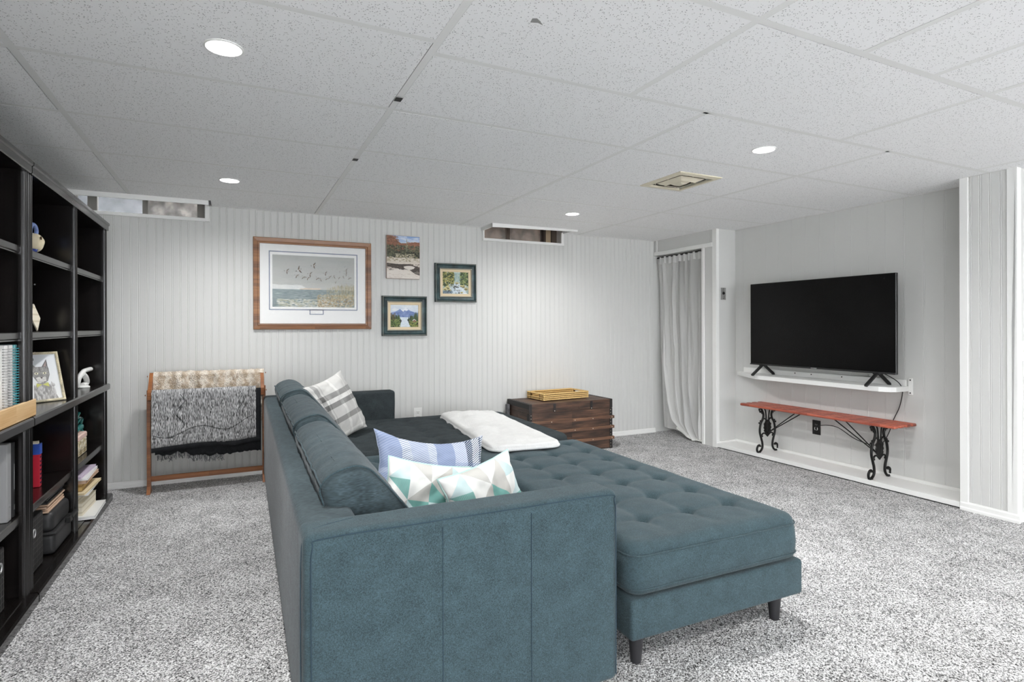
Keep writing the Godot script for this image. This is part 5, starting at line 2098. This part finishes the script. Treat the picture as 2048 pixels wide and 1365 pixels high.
	for e in books:
		t = thing("spiral_notebook", e[2], "notebook", P(-0.862, 0.7715, e[0]), 0.0, "spiral notebooks in the pine tray")
		st = begin()
		box(st, Vector3(-0.01, 0.145, 0), Vector3(0.165, 0.29, 0.03), 0.002)
		obj("pages", st, M[e[1]], t)
		st = begin()
		for i in 26:
			var ring := []
			for q in 9:
				var a := TAU * q / 9.0
				ring.append(Vector3(0.072 + 0.012 * cos(a), 0.012 + i * 0.0105, 0.019 * sin(a)))
			tube(st, ring, 0.0017, 5, true)
		obj("spiral_binding", st, M.teal_wire if e[1] == "teal_cover" else M.steel, t).set_meta("kind", "stuff")
	for e in [[2.83, "grey", "light grey binder on the nearer bookcase's lower shelf"], [2.885, "case", "thin black book beside the grey binder"]]:
		t = thing("binder", e[2], "binder", P(-0.915, 0.38, e[0]))
		st = begin()
		box(st, Vector3(0, 0.15 if e[1] == "grey" else 0.148, 0), Vector3(0.25, 0.3 if e[1] == "grey" else 0.296, 0.042 if e[1] == "grey" else 0.02), 0.002)
		obj("binder_cover", st, M.binder if e[1] == "grey" else M.case, t)
		st = begin()
		if e[1] == "grey":
			lathe(st, [Vector2(0.006, 0), Vector2(0.006, 0.002), Vector2(0, 0.003)], Vector3(0.125, 0.06, 0.0), 12, Basis(Vector3(0, 1, 0), Vector3(1, 0, 0), Vector3(0, 0, 1)))
			obj("finger_ring", st, M.steel, t)
		else:
			box(st, Vector3(0.1255, 0.16, 0.0), Vector3(0.001, 0.1, 0.003))
			box(st, Vector3(0.1255, 0.04, 0.0), Vector3(0.001, 0.02, 0.005))
			obj("spine_print", st, M.steel, t)


func duck_print() -> ImageTexture:
	# a marsh with geese over grey water, reeds at the right
	var w := 560
	var h := 380
	var im := Image.create(w, h, false, Image.FORMAT_RGB8)
	var r := RandomNumberGenerator.new()
	r.seed = 21
	paint_grad(im, 0, 250, rgb8(176, 178, 175), rgb8(190, 191, 187))
	paint_dabs(im, r, 0, w, 0, 220, [rgb8(168, 171, 168), rgb8(186, 188, 184), rgb8(180, 180, 174)], 300, 60, 10, 0.12)
	paint_dabs(im, r, 0, 210, 222, 246, [rgb8(226, 226, 222), rgb8(214, 216, 214)], 120, 26, 8, 0.5)
	paint_dabs(im, r, 190, 320, 240, 252, [rgb8(206, 190, 172), rgb8(222, 206, 186)], 60, 14, 4, 0.6)
	paint_grad(im, 250, h, rgb8(136, 150, 152), rgb8(120, 134, 134))
	paint_dabs(im, r, 0, w, 252, h, [rgb8(100, 118, 122), rgb8(150, 162, 162), rgb8(124, 138, 140), rgb8(176, 184, 182)], 900, 16, 1.8, 0.5)
	paint_dabs(im, r, 30, 430, 320, h, [rgb8(222, 222, 214), rgb8(206, 204, 190), rgb8(170, 168, 140)], 420, 12, 4, 0.5)
	paint_dabs(im, r, 300, w, 285, h, [rgb8(168, 146, 108), rgb8(196, 178, 142), rgb8(136, 116, 84), rgb8(220, 212, 194)], 700, 6, 5, 0.5)
	for i in 900:
		var x := r.randf_range(360, w)
		var y := r.randf_range(240, 330) - (x - 360) * 0.08
		var c: Color = [rgb8(156, 142, 104), rgb8(186, 172, 134), rgb8(120, 116, 88), rgb8(206, 196, 164)][r.randi() % 4]
		paint_line(im, x, y, x + r.randf_range(-5, 5), y - r.randf_range(8, 34) * clampf((x - 340) / 120.0, 0.3, 1.0), 1.4, Color(c.r, c.g, c.b, 0.6))
	var birds := [[95, 118, 26, 0], [175, 105, 34, 1], [160, 150, 22, 2], [205, 160, 20, 3], [275, 70, 30, 4], [250, 135, 26, 0], [235, 165, 20, 2], [300, 165, 20, 3], [320, 175, 17, 1], [355, 125, 22, 0], [365, 165, 17, 3], [385, 150, 17, 2], [415, 150, 17, 1], [425, 190, 12, 0], [450, 155, 14, 2], [480, 150, 15, 1], [500, 100, 20, 4], [500, 125, 18, 0], [525, 155, 17, 3], [435, 90, 6, 1], [455, 108, 6, 0], [490, 70, 6, 2], [510, 80, 6, 1]]
	var dk := rgb8(66, 58, 52)
	var md := rgb8(112, 98, 86)
	var lt := rgb8(222, 220, 214)
	for b in birds:
		var x: float = b[0]
		var y: float = b[1]
		var s: float = b[2]
		var a: float = [0.1, -0.5, 0.5, 0.9, -0.1][b[3]]
		var t := func(px: float, py: float) -> Array:
			return [x + (px * cos(a) - py * sin(a)) * s, y + (px * sin(a) + py * cos(a)) * s]
		paint_poly(im, [t.call(-0.5, 0.02), t.call(-0.1, -0.12), t.call(0.4, 0.0), t.call(0.0, 0.14)], lt)
		paint_poly(im, [t.call(-0.9, -0.06), t.call(-0.5, -0.06), t.call(-0.4, 0.08), t.call(-0.6, 0.06)], dk)
		paint_poly(im, [t.call(-0.25, -0.06), t.call(0.1, -0.02), t.call(0.5, -0.8), t.call(0.1, -0.5)], md)
		paint_poly(im, [t.call(-0.15, 0.05), t.call(0.15, 0.05), t.call(0.2, 0.9), t.call(-0.05, 0.6)], md)
		paint_poly(im, [t.call(0.3, -0.5), t.call(0.5, -0.8), t.call(0.35, -0.35)], dk)
		paint_poly(im, [t.call(0.05, 0.6), t.call(0.2, 0.9), t.call(0.16, 0.5)], dk)
		paint_poly(im, [t.call(0.3, -0.04), t.call(0.6, 0.0), t.call(0.32, 0.1)], dk)
	return ImageTexture.create_from_image(im)


func desert_print() -> ImageTexture:
	var w := 280
	var h := 360
	var im := Image.create(w, h, false, Image.FORMAT_RGB8)
	var r := RandomNumberGenerator.new()
	r.seed = 22
	paint_grad(im, 0, 80, rgb8(132, 162, 210), rgb8(196, 212, 232))
	paint_dabs(im, r, 60, w, 4, 60, [rgb8(226, 232, 240), rgb8(206, 218, 234)], 70, 30, 6, 0.4)
	paint_poly(im, [[0, 0], [54, 2], [86, 40], [120, 62], [190, 58], [240, 46], [280, 50], [280, 130], [0, 130]], rgb8(148, 104, 82))
	paint_dabs(im, r, 0, 100, 6, 90, [rgb8(170, 118, 92), rgb8(116, 84, 70), rgb8(134, 92, 74)], 160, 7, 5, 0.6)
	paint_dabs(im, r, 170, w, 50, 90, [rgb8(176, 120, 92), rgb8(136, 96, 78)], 90, 9, 5, 0.6)
	paint_dabs(im, r, 0, w, 82, 190, [rgb8(74, 78, 62), rgb8(96, 98, 76), rgb8(60, 60, 50), rgb8(120, 118, 92)], 700, 8, 7, 0.7)
	paint_dabs(im, r, 70, 230, 150, 200, [rgb8(196, 182, 156), rgb8(110, 104, 84), rgb8(206, 196, 172)], 180, 7, 4, 0.7)
	paint_grad(im, 186, h, rgb8(214, 204, 190), rgb8(224, 214, 204))
	paint_dabs(im, r, 0, w, 180, 214, [rgb8(196, 184, 160), rgb8(150, 138, 112), rgb8(224, 216, 204)], 180, 11, 5, 0.6)
	paint_poly(im, [[0, 232], [90, 240], [190, 236], [280, 262], [280, 330], [240, 318], [190, 284], [90, 276], [0, 262]], rgb8(78, 70, 64))
	paint_dabs(im, r, 0, w, 236, 290, [rgb8(90, 80, 72), rgb8(60, 54, 50), rgb8(110, 98, 86)], 120, 12, 4, 0.6)
	paint_dabs(im, r, 186, 196, 262, 270, [rgb8(226, 218, 208)], 20, 40, 12, 0.9)
	paint_poly(im, [[0, 300], [90, 282], [170, 290], [240, 330], [280, 340], [280, 360], [0, 360]], rgb8(226, 218, 208))
	paint_dabs(im, r, 0, w, 300, h, [rgb8(232, 224, 214), rgb8(206, 194, 182)], 90, 12, 4, 0.4)
	for b in [[168, 26, 168, 130, 5], [168, 92, 160, 92, 4], [160, 92, 160, 78, 4], [168, 84, 176, 84, 4], [176, 84, 176, 70, 4], [92, 66, 92, 110, 3]]:
		paint_line(im, b[0], b[1], b[2], b[3], b[4], rgb8(150, 152, 124))
	return ImageTexture.create_from_image(im)


func creek_print() -> ImageTexture:
	# forest with a stony stream in the middle
	var w := 300
	var h := 260
	var im := Image.create(w, h, false, Image.FORMAT_RGB8)
	var r := RandomNumberGenerator.new()
	r.seed = 23
	paint_grad(im, 0, h, rgb8(200, 212, 206), rgb8(150, 166, 160))
	paint_dabs(im, r, 110, 220, 20, 110, [rgb8(186, 200, 190), rgb8(160, 180, 172), rgb8(132, 160, 160)], 140, 12, 12, 0.5)
	paint_dabs(im, r, 0, 130, 0, 170, [rgb8(60, 74, 48), rgb8(92, 104, 62), rgb8(160, 152, 84), rgb8(44, 56, 40), rgb8(190, 178, 106)], 520, 10, 8, 0.75)
	paint_dabs(im, r, 205, 300, 0, 160, [rgb8(64, 80, 54), rgb8(98, 116, 72), rgb8(150, 160, 100), rgb8(46, 60, 44)], 400, 10, 8, 0.75)
	paint_poly(im, [[140, 130], [190, 130], [230, 190], [290, 260], [40, 260], [120, 190]], rgb8(206, 216, 222))
	paint_dabs(im, r, 60, 270, 150, 258, [rgb8(232, 236, 238), rgb8(160, 178, 190), rgb8(190, 204, 212)], 240, 16, 3, 0.6)
	paint_dabs(im, r, 130, 200, 150, 250, [rgb8(70, 74, 70), rgb8(100, 104, 96)], 22, 11, 6, 0.8)
	for b in [[55, 190, 28, 20], [30, 205, 24, 18], [80, 215, 20, 13], [240, 170, 26, 20], [272, 198, 26, 20], [215, 165, 18, 12], [165, 132, 26, 10], [220, 240, 16, 9]]:
		paint_dabs(im, r, b[0], b[0], b[1], b[1], [rgb8(206, 196, 140), rgb8(186, 176, 128)], 2, b[2], b[3], 0.95)
		paint_dabs(im, r, b[0] - 6, b[0], b[1] + 4, b[1] + 8, [rgb8(120, 112, 84)], 4, b[2] * 0.7, b[3] * 0.5, 0.5)
	paint_dabs(im, r, 0, 110, 220, 258, [rgb8(60, 70, 80), rgb8(90, 104, 116), rgb8(150, 168, 180)], 120, 12, 4, 0.6)
	return ImageTexture.create_from_image(im)


func mountain_print() -> ImageTexture:
	# snow peak over a lake, firs and a small hut
	var w := 320
	var h := 270
	var im := Image.create(w, h, false, Image.FORMAT_RGB8)
	var r := RandomNumberGenerator.new()
	r.seed = 24
	paint_grad(im, 0, 120, rgb8(222, 228, 232), rgb8(196, 208, 228))
	paint_dabs(im, r, 0, w, 0, 70, [rgb8(236, 238, 236), rgb8(206, 216, 226)], 120, 24, 6, 0.4)
	paint_poly(im, [[0, 100], [60, 84], [110, 52], [140, 62], [176, 34], [220, 70], [270, 90], [320, 100], [320, 170], [0, 170]], rgb8(126, 146, 190))
	paint_poly(im, [[110, 52], [140, 62], [176, 34], [206, 62], [180, 76], [160, 66], [146, 88], [128, 70]], rgb8(232, 236, 242))
	paint_dabs(im, r, 60, 260, 84, 150, [rgb8(92, 112, 164), rgb8(148, 166, 204), rgb8(112, 130, 180)], 140, 16, 6, 0.5)
	paint_poly(im, [[90, 150], [220, 150], [190, 180], [230, 270], [96, 270], [130, 190]], rgb8(214, 224, 232))
	paint_dabs(im, r, 110, 215, 154, 262, [rgb8(236, 240, 242), rgb8(190, 206, 214)], 90, 14, 3, 0.5)
	paint_dabs(im, r, 0, 110, 150, 266, [rgb8(80, 104, 52), rgb8(116, 138, 72), rgb8(58, 78, 44), rgb8(158, 168, 98)], 320, 10, 5, 0.7)
	paint_dabs(im, r, 215, 320, 170, 266, [rgb8(82, 104, 54), rgb8(120, 136, 70), rgb8(166, 160, 88)], 260, 10, 5, 0.7)
	for i in 60:
		var lft := i < 26
		var x := r.randf_range(0, 105) if lft else r.randf_range(205, 320)
		var base := 190.0 - (20.0 if lft else 0.0) + r.randf_range(-8, 8)
		var top := base - r.randf_range(30, 60) - (0.0 if lft else (x - 205) * 0.6)
		var g: Color = [rgb8(54, 72, 44), rgb8(74, 92, 54), rgb8(42, 56, 40)][r.randi() % 3]
		paint_poly(im, [[x, top], [x + 9, base], [x - 9, base]], Color(g.r, g.g, g.b, 0.85))
	paint_dabs(im, r, 0, 60, 100, 180, [rgb8(112, 88, 60), rgb8(90, 80, 50)], 60, 6, 8, 0.5)
	paint_poly(im, [[252, 190], [270, 172], [292, 188], [292, 208], [254, 210]], rgb8(132, 104, 80))
	paint_poly(im, [[248, 192], [268, 170], [296, 188], [290, 190], [270, 178], [254, 194]], rgb8(226, 228, 226))
	return ImageTexture.create_from_image(im)


func picture(called: String, label: String, x0: float, x1: float, y0: float, y1: float, prof: Array, fm: Material, tilt := 0.0) -> Node3D:
	var t := thing(called, label, "picture", P((x0 + x1) / 2, (y0 + y1) / 2, BACK))
	t.rotation.z = tilt
	var st := begin()
	ring_frame(st, x1 - x0, y1 - y0, prof, Vector3.ZERO, Vector3(1, 0, 0), Vector3.UP, Vector3(0, 0, 1))
	obj("frame", st, fm, t)
	return t


func wall_things() -> void:
	var ex := Vector3(1, 0, 0)
	var ey := Vector3.UP
	var ez := Vector3(0, 0, 1)
	var st: SurfaceTool
	# ---- the large print
	var t := picture("framed_print", "large oak-framed print of ducks flying over a marsh", 0.119, 1.011, 1.108, 1.818, [Vector2(0, 0), Vector2(0, 0.022), Vector2(0.004, 0.026), Vector2(0.03, 0.022), Vector2(0.034, 0.018), Vector2(0.044, 0.018), Vector2(0.046, 0.012)], M.frame_wood)
	st = begin()
	box(st, Vector3(0, 0, 0.005), Vector3(0.83, 0.65, 0.008))
	obj("mat_board", st, M.mat_board, t)
	st = begin()
	ring_frame(st, 0.672, 0.46, [Vector2(0, 0.009), Vector2(0, 0.0098), Vector2(0.007, 0.0098), Vector2(0.008, 0.009)], Vector3(0, 0.026, 0), ex, ey, ez)
	ring_frame(st, 0.108, 0.042, [Vector2(0, 0.009), Vector2(0, 0.0098), Vector2(0.006, 0.0098), Vector2(0.007, 0.009)], Vector3(0.015, -0.218, 0), ex, ey, ez)
	obj("mat_edge", st, M.mat_blue, t)
	st = begin()
	plate(st, 0.622, 0.406, Vector3(0, 0.024, 0.0094), ex, ey)
	obj("print", st, M.ducks, t)
	st = begin()
	box(st, Vector3(0, 0, 0.0125), Vector3(0.808, 0.626, 0.002))
	obj("glass_pane", st, M.picture_glass, t)
	# ---- canvas
	t = thing("canvas_photo", "unframed canvas photo of a desert wash with a tall cactus", "picture", P(1.2815, 1.716, BACK))
	st = begin()
	box(st, Vector3(0, 0, 0.014), Vector3(0.288, 0.366, 0.028), 0.003)
	obj("canvas_edge", st, M.canvas_side, t)
	st = begin()
	plate(st, 0.283, 0.361, Vector3(0, 0, 0.0285), ex, ey)
	obj("print", st, M.desert, t)
	# ---- two small paintings
	var prof := [Vector2(0, 0), Vector2(0, 0.022), Vector2(0.004, 0.028), Vector2(0.012, 0.030), Vector2(0.016, 0.026), Vector2(0.022, 0.018), Vector2(0.040, 0.014), Vector2(0.046, 0.022), Vector2(0.050, 0.022), Vector2(0.053, 0.012)]
	for e in [[1.1, 1.49, 1.049, 1.387, "green-framed painting of a snowy mountain, lake and hut", "mountain", 0.0], [1.563, 1.953, 1.343, 1.685, "green-framed painting of a rocky woodland stream", "creek", 0.006]]:
		t = picture("framed_painting", e[4], e[0], e[1], e[2], e[3], prof, M.green_frame, e[6])
		var w: float = e[1] - e[0]
		var h: float = e[3] - e[2]
		st = begin()
		var n := 44
		for s in 4:
			for i in n:
				var u := (i + 0.5) / n - 0.5
				var c := Vector3(u * (w - 0.012), (h / 2 - 0.007) * (1 if s == 0 else -1), 0.029) if s < 2 else Vector3((w / 2 - 0.007) * (1 if s == 2 else -1), u * (h - 0.012), 0.029)
				box(st, c, Vector3(0.0045, 0.006, 0.004) if s < 2 else Vector3(0.006, 0.0045, 0.004), 0.001)
		obj("beading", st, M.silver_bead, t).set_meta("kind", "stuff")
		st = begin()
		ring_frame(st, w - 0.088, h - 0.088, [Vector2(0, 0.016), Vector2(0, 0.0225), Vector2(0.006, 0.0235), Vector2(0.007, 0.016)], Vector3.ZERO, ex, ey, ez)
		obj("inner_bead", st, M.silver_bead, t)
		st = begin()
		ring_frame(st, w - 0.102, h - 0.102, [Vector2(0, 0.012), Vector2(0.001, 0.016), Vector2(0.022, 0.012), Vector2(0.024, 0.008)], Vector3.ZERO, ex, ey, ez)
		obj("linen_slip", st, M.linen_cream, t)
		st = begin()
		plate(st, w - 0.145, h - 0.145, Vector3(0, 0, 0.0082), ex, ey)
		obj("painting", st, M[e[5]], t)
		st = begin()
		box(st, Vector3(0, 0, 0.004), Vector3(w - 0.02, h - 0.02, 0.006))
		obj("back_board", st, M.dark, t)
	# ---- electrical plates
	outlet("wall_outlet", "white duplex wall outlet behind the chaise end of the sofa", P(1.411, 0.368, BACK), Basis(ex, ey, ez), M.plastic, M.dark, false)
	outlet("wall_outlet", "dark brown duplex outlet behind the red slatted bench", P(NICHE, 0.3, 3.085), Basis(Vector3(0, 0, 1), Vector3.UP, Vector3(-1, 0, 0)), M.black, M.steel, true)
	t = thing("cable_plate", "small grey metal cable plate on the niche side wall", "wall plate", P(4.083, 1.425, 3.92))
	st = begin()
	box(st, Vector3(0, 0, 0.003), Vector3(0.066, 0.112, 0.005), 0.002)
	obj("plate", st, M.grey_metal, t)
	st = begin()
	lathe(st, [Vector2(0.013, 0.0), Vector2(0.013, 0.006), Vector2(0.007, 0.007), Vector2(0.007, 0.014), Vector2(0, 0.014)], Vector3(0, 0.004, 0.005), 16, Basis(Vector3(1, 0, 0), Vector3(0, 0, 1), Vector3(0, -1, 0)))
	for s in [-1, 1]:
		lathe(st, [Vector2(0.004, 0.0), Vector2(0.003, 0.0015), Vector2(0, 0.002)], Vector3(0, 0.045 * s, 0.005), 8, Basis(Vector3(1, 0, 0), Vector3(0, 0, 1), Vector3(0, -1, 0)))
	obj("jack", st, M.dark, t)
	t = thing("light_switch", "white light switch plate on the wall past the niche", "light switch", P(4.064, 0.978, 1.667))
	st = begin()
	box(st, Vector3(0, 0, 0.003), Vector3(0.072, 0.116, 0.006), 0.002)
	obj("plate", st, M.plastic, t)
	st = begin()
	box(st, Vector3(0, 0.004, 0.009), Vector3(0.009, 0.02, 0.012), 0.002, Basis(Vector3(1, 0, 0), -0.4))
	obj("toggle", st, M.plastic, t)
	niche_things()


func outlet(called: String, label: String, at: Vector3, b: Basis, pm: Material, sm: Material, plugs: bool) -> void:
	var t := thing(called, label, "outlet")
	t.transform = Transform3D(b, at)
	var st := begin()
	box(st, Vector3(0, 0, 0.003), Vector3(0.072, 0.116, 0.006), 0.002)
	obj("plate", st, pm, t)
	for s in [-1, 1]:
		st = begin()
		soft_box(st, Vector3(0, 0.0205 * s, 0.0055), Vector3(0.034, 0.029, 0.005), 0.002, Basis.IDENTITY, null, 2, 2)
		var soc := obj("socket", st, pm, t)
		st = begin()
		if plugs and s < 0:
			tube(st, smooth_path([Vector3(-0.01, 0.0, 0.009), Vector3(-0.013, -0.012, 0.009), Vector3(-0.006, -0.022, 0.009)], 4), 0.0025, 6)
			tube(st, smooth_path([Vector3(0.01, 0.0, 0.009), Vector3(0.013, -0.012, 0.009), Vector3(0.006, -0.022, 0.009)], 4), 0.0025, 6)
			obj("plug_trim", st, M.plastic, soc)
		else:
			for k in [-1, 1]:
				box(st, Vector3(0.007 * k, 0.0205 * s + 0.003, 0.0082), Vector3(0.0026, 0.009, 0.001))
			box(st, Vector3(0, 0.0205 * s - 0.008, 0.0082), Vector3(0.005, 0.005, 0.001))
			obj("slot", st, sm, soc)


func niche_things() -> void:
	var st: SurfaceTool
	# ---- television shelf, planed to a taper at both ends
	var t := thing("wall_shelf", "long white wall shelf with tapered ends under the television", "shelf", P(NICHE, 0.70, 3.1))
	var poly := PackedVector2Array([Vector2(-0.79, 0.0), Vector2(-0.79, 0.012), Vector2(-0.41, 0.215), Vector2(0.64, 0.215), Vector2(0.70, 0.19), Vector2(0.722, 0.15), Vector2(0.722, 0.0)])
	st = begin()
	# polygon x towards the camera, y out of the wall, drawn downwards
	prism(st, poly, 0.034, Transform3D(Basis(Vector3(0, 0, 1), Vector3(-1, 0, 0), Vector3(0, -1, 0)), Vector3(0, 0, 0)))
	obj("board", st, M.white, t)
	st = begin()
	box(st, Vector3(-0.009, 0.022, 0.0), Vector3(0.018, 0.044, 1.42), 0.003)
	obj("back_rail", st, M.white, t)
	st = begin()
	box(st, Vector3(-0.006, 0.0, 0.735), Vector3(0.012, 0.12, 0.03), 0.003)
	var rail := obj("end_bracket", st, M.white, t)
	st = begin()
	for y in [-0.045, 0.045]:
		lathe(st, [Vector2(0.005, 0), Vector2(0.004, 0.003), Vector2(0, 0.003)], Vector3(-0.012, y, 0.735), 8, Basis(Vector3(0, 1, 0), Vector3(-1, 0, 0), Vector3(0, 0, 1)))
	for z in [-0.17, -0.02, 0.24]:
		lathe(st, [Vector2(0.005, 0), Vector2(0.004, 0.003), Vector2(0, 0.003)], Vector3(-0.018, 0.028, z), 8, Basis(Vector3(0, 1, 0), Vector3(-1, 0, 0), Vector3(0, 0, 1)))
	obj("screw", st, M.dark, t).set_meta("kind", "stuff")
	# ---- television: screen plane faces -x
	t = thing("television", "large flat black television standing on the white wall shelf", "television", P(4.10, 0.70, 3.003))
	st = begin()
	box(st, Vector3(0.012, 0.439, 0), Vector3(0.024, 0.708, 1.238), 0.003)
	obj("housing", st, M.bezel, t)
	st = begin()
	box(st, Vector3(0.035, 0.35, 0), Vector3(0.03, 0.4, 0.9), 0.008)
	obj("rear_housing", st, M.dark, t)
	st = begin()
	box(st, Vector3(-0.0005, 0.444, 0), Vector3(0.002, 0.692, 1.230), 0.0)
	obj("screen", st, M.screen, t)
	st = begin()
	box(st, Vector3(-0.003, 0.0905, 0.0), Vector3(0.008, 0.011, 1.238), 0.002)
	obj("lower_bezel", st, M.bezel, t)
	st = begin()
	box(st, Vector3(-0.008, 0.091, 0.0), Vector3(0.002, 0.006, 0.05), 0.0005)
	box(st, Vector3(-0.006, 0.082, 0.01), Vector3(0.004, 0.008, 0.012), 0.001)
	obj("emblem", st, M.steel, t)
	for s in [-1, 1]:
		st = begin()
		for q in [-1, 1]:
			var a := Vector3(0.008 + 0.012 * q, 0.086, 0.49 * s)
			var b := Vector3(0.008 + 0.118 * q, 0.003, 0.49 * s + 0.012 * q)
			var dir := (b - a).normalized()
			var nn := dir.cross(Vector3(0, 0, 1)).normalized()
			box(st, (a + b) / 2, Vector3(a.distance_to(b) + 0.01, 0.017, 0.024), 0.003, Basis(dir, nn, dir.cross(nn)))
		box(st, Vector3(0.008, 0.085, 0.49 * s), Vector3(0.05, 0.012, 0.05), 0.003)
		obj("foot", st, M.black, t)
	# ---- power cord
	t = thing("power_cord", "thin black television cord looping down behind the bench to the outlet", "cord", Vector3.ZERO)
	st = begin()
	tube(st, smooth_path([P(4.15, 0.80, 2.55), P(4.18, 0.775, 2.5), P(4.2, 0.735, 2.44), P(4.205, 0.70, 2.412), P(4.21, 0.66, 2.405), P(4.225, 0.55, 2.435), P(4.23, 0.45, 2.48), P(4.225, 0.35, 2.51), P(4.21, 0.27, 2.55), P(4.2, 0.25, 2.62), P(4.21, 0.27, 2.75), P(4.215, 0.33, 2.88), P(4.22, 0.335, 2.98), P(4.225, 0.315, 3.07), P(4.225, 0.31, 3.085)], 6), 0.003, 7)
	obj("cable", st, M.black, t)
	bench()


func bench() -> void:
	var t := thing("slatted_bench", "narrow red slatted bench on scrolled black iron legs", "bench", P(4.118, 0.0425, 2.985))
	# own axes: z along the bench towards the camera, x across it (out of the wall is -x)
	for i in 4:
		var x := -0.105 + 0.07 * i
		var st := begin()
		soft_box(st, Vector3(x, 0.394, 0), Vector3(0.05, 0.022, 1.31 if i % 2 == 0 else 1.305), 0.009, Basis.IDENTITY, null, 4, 3)
		obj("slat", st, M.bench, t)
	for s in [-1.0, 1.0]:
		var z0: float = 0.475 * s
		# drawn as (a, h): a across from the front foot (0) to the rear foot (1)
		var V := func(a: float, h: float) -> Vector3:
			return Vector3(-0.108 + 0.216 * a, h * 0.382, z0)
		var st := begin()
		for m in [0, 1]:
			var A := func(a: float, h: float) -> Vector3:
				return V.call(a if m == 0 else 1.0 - a, h)
			tube(st, smooth_path([A.call(0.10, 0.135), A.call(0.055, 0.165), A.call(-0.03, 0.15), A.call(-0.085, 0.09), A.call(-0.06, 0.03), A.call(0.03, 0.012), A.call(0.15, 0.05), A.call(0.215, 0.12), A.call(0.205, 0.22), A.call(0.14, 0.33), A.call(0.075, 0.45), A.call(0.085, 0.56), A.call(0.14, 0.66), A.call(0.235, 0.74), A.call(0.275, 0.82), A.call(0.24, 0.9), A.call(0.14, 0.985)], 5), 0.009, 8)
			tube(st, smooth_path([A.call(0.14, 0.65), A.call(0.24, 0.735), A.call(0.36, 0.745), A.call(0.44, 0.69), A.call(0.46, 0.62)], 5), 0.0065, 7)
			tube(st, smooth_path([A.call(0.43, 0.70), A.call(0.42, 0.82), A.call(0.38, 0.93), A.call(0.3, 0.985)], 5), 0.006, 7)
			tube(st, smooth_path([A.call(0.16, 0.35), A.call(0.2, 0.4), A.call(0.3, 0.425), A.call(0.4, 0.4), A.call(0.46, 0.37)], 5), 0.0065, 7)
			tube(st, smooth_path([A.call(0.06, 0.94), A.call(0.1, 0.9), A.call(0.17, 0.92), A.call(0.2, 0.86)], 4), 0.0065, 7)
			for q in [[0.05, 0.66], [0.05, 0.96], [0.12, 0.70], [0.2, 0.36], [0.16, 0.28]]:
				soft_box(st, A.call(q[0], q[1]), Vector3(0.015, 0.017, 0.014), 0.006, Basis.IDENTITY, null, 1, 2)
			box(st, A.call(0.02, 0.006), Vector3(0.034, 0.006, 0.02), 0.002)
		obj("cast_leg", st, M.iron, t)
		st = begin()
		var pts := PackedVector2Array()
		for e in [[0.0, 0.335], [0.1, 0.385], [0.14, 0.44], [0.2, 0.47], [0.16, 0.5], [0.21, 0.54], [0.17, 0.58], [0.2, 0.63], [0.13, 0.66], [0.1, 0.7], [0.04, 0.69], [0.0, 0.72]]:
			pts.append(Vector2(e[0] * 0.216, e[1] * 0.382))
		for e in [[-0.04, 0.69], [-0.1, 0.7], [-0.13, 0.66], [-0.2, 0.63], [-0.17, 0.58], [-0.21, 0.54], [-0.16, 0.5], [-0.2, 0.47], [-0.14, 0.44], [-0.1, 0.385]]:
			pts.append(Vector2(e[0] * 0.216, e[1] * 0.382))
		prism(st, pts, 0.008, Transform3D(Basis.IDENTITY, Vector3(0, 0, z0 - 0.004)))
		soft_box(st, Vector3(0, 0.21, z0), Vector3(0.036, 0.075, 0.02), 0.009, Basis.IDENTITY, null, 2, 3)
		obj("leaf_medallion", st, M.iron, t)
		st = begin()
		box(st, Vector3(0, 0.38, z0), Vector3(0.2, 0.006, 0.024), 0.001)
		obj("top_plate", st, M.iron, t)
		for x in [-0.05, 0.055]:
			st = begin()
			tube(st, [Vector3(0.0, 0.165, z0 - 0.008 * s), Vector3(x, 0.383, z0 - 0.32 * s)], 0.0042, 8)
			obj("brace", st, M.iron, t)


func wall_materials() -> void:
	M.mat_board = mat(rgb8(238, 238, 236), 0.9, 0.2)
	M.mat_blue = mat(rgb8(140, 150, 166), 0.8, 0.2)
	M.picture_glass = mat(Color(1, 1, 1, 0.02), 0.02, 0.06)
	M.picture_glass.transparency = BaseMaterial3D.TRANSPARENCY_ALPHA
	for e in [["ducks", duck_print()], ["desert", desert_print()], ["creek", creek_print()], ["mountain", mountain_print()]]:
		var m := mat(Color.WHITE, 0.5, 0.4)
		m.albedo_texture = e[1]
		M[e[0]] = m
	M.canvas_side = mat(rgb8(196, 178, 166), 0.8, 0.3)
	M.green_frame = tri_mat(mat(Color.WHITE, 0.45, 0.5), 6.0, mottle(128, rgb8(50, 70, 72), 0.15, 0.3, 81), null)
	M.silver_bead = mat(rgb8(150, 146, 134), 0.45, 0.5)
	M.silver_bead.metallic = 0.3
	M.linen_cream = mat(rgb8(224, 206, 174), 0.85, 0.2)
	M.grey_metal = mat(rgb8(168, 168, 166), 0.4, 0.5)
	M.grey_metal.metallic = 0.6
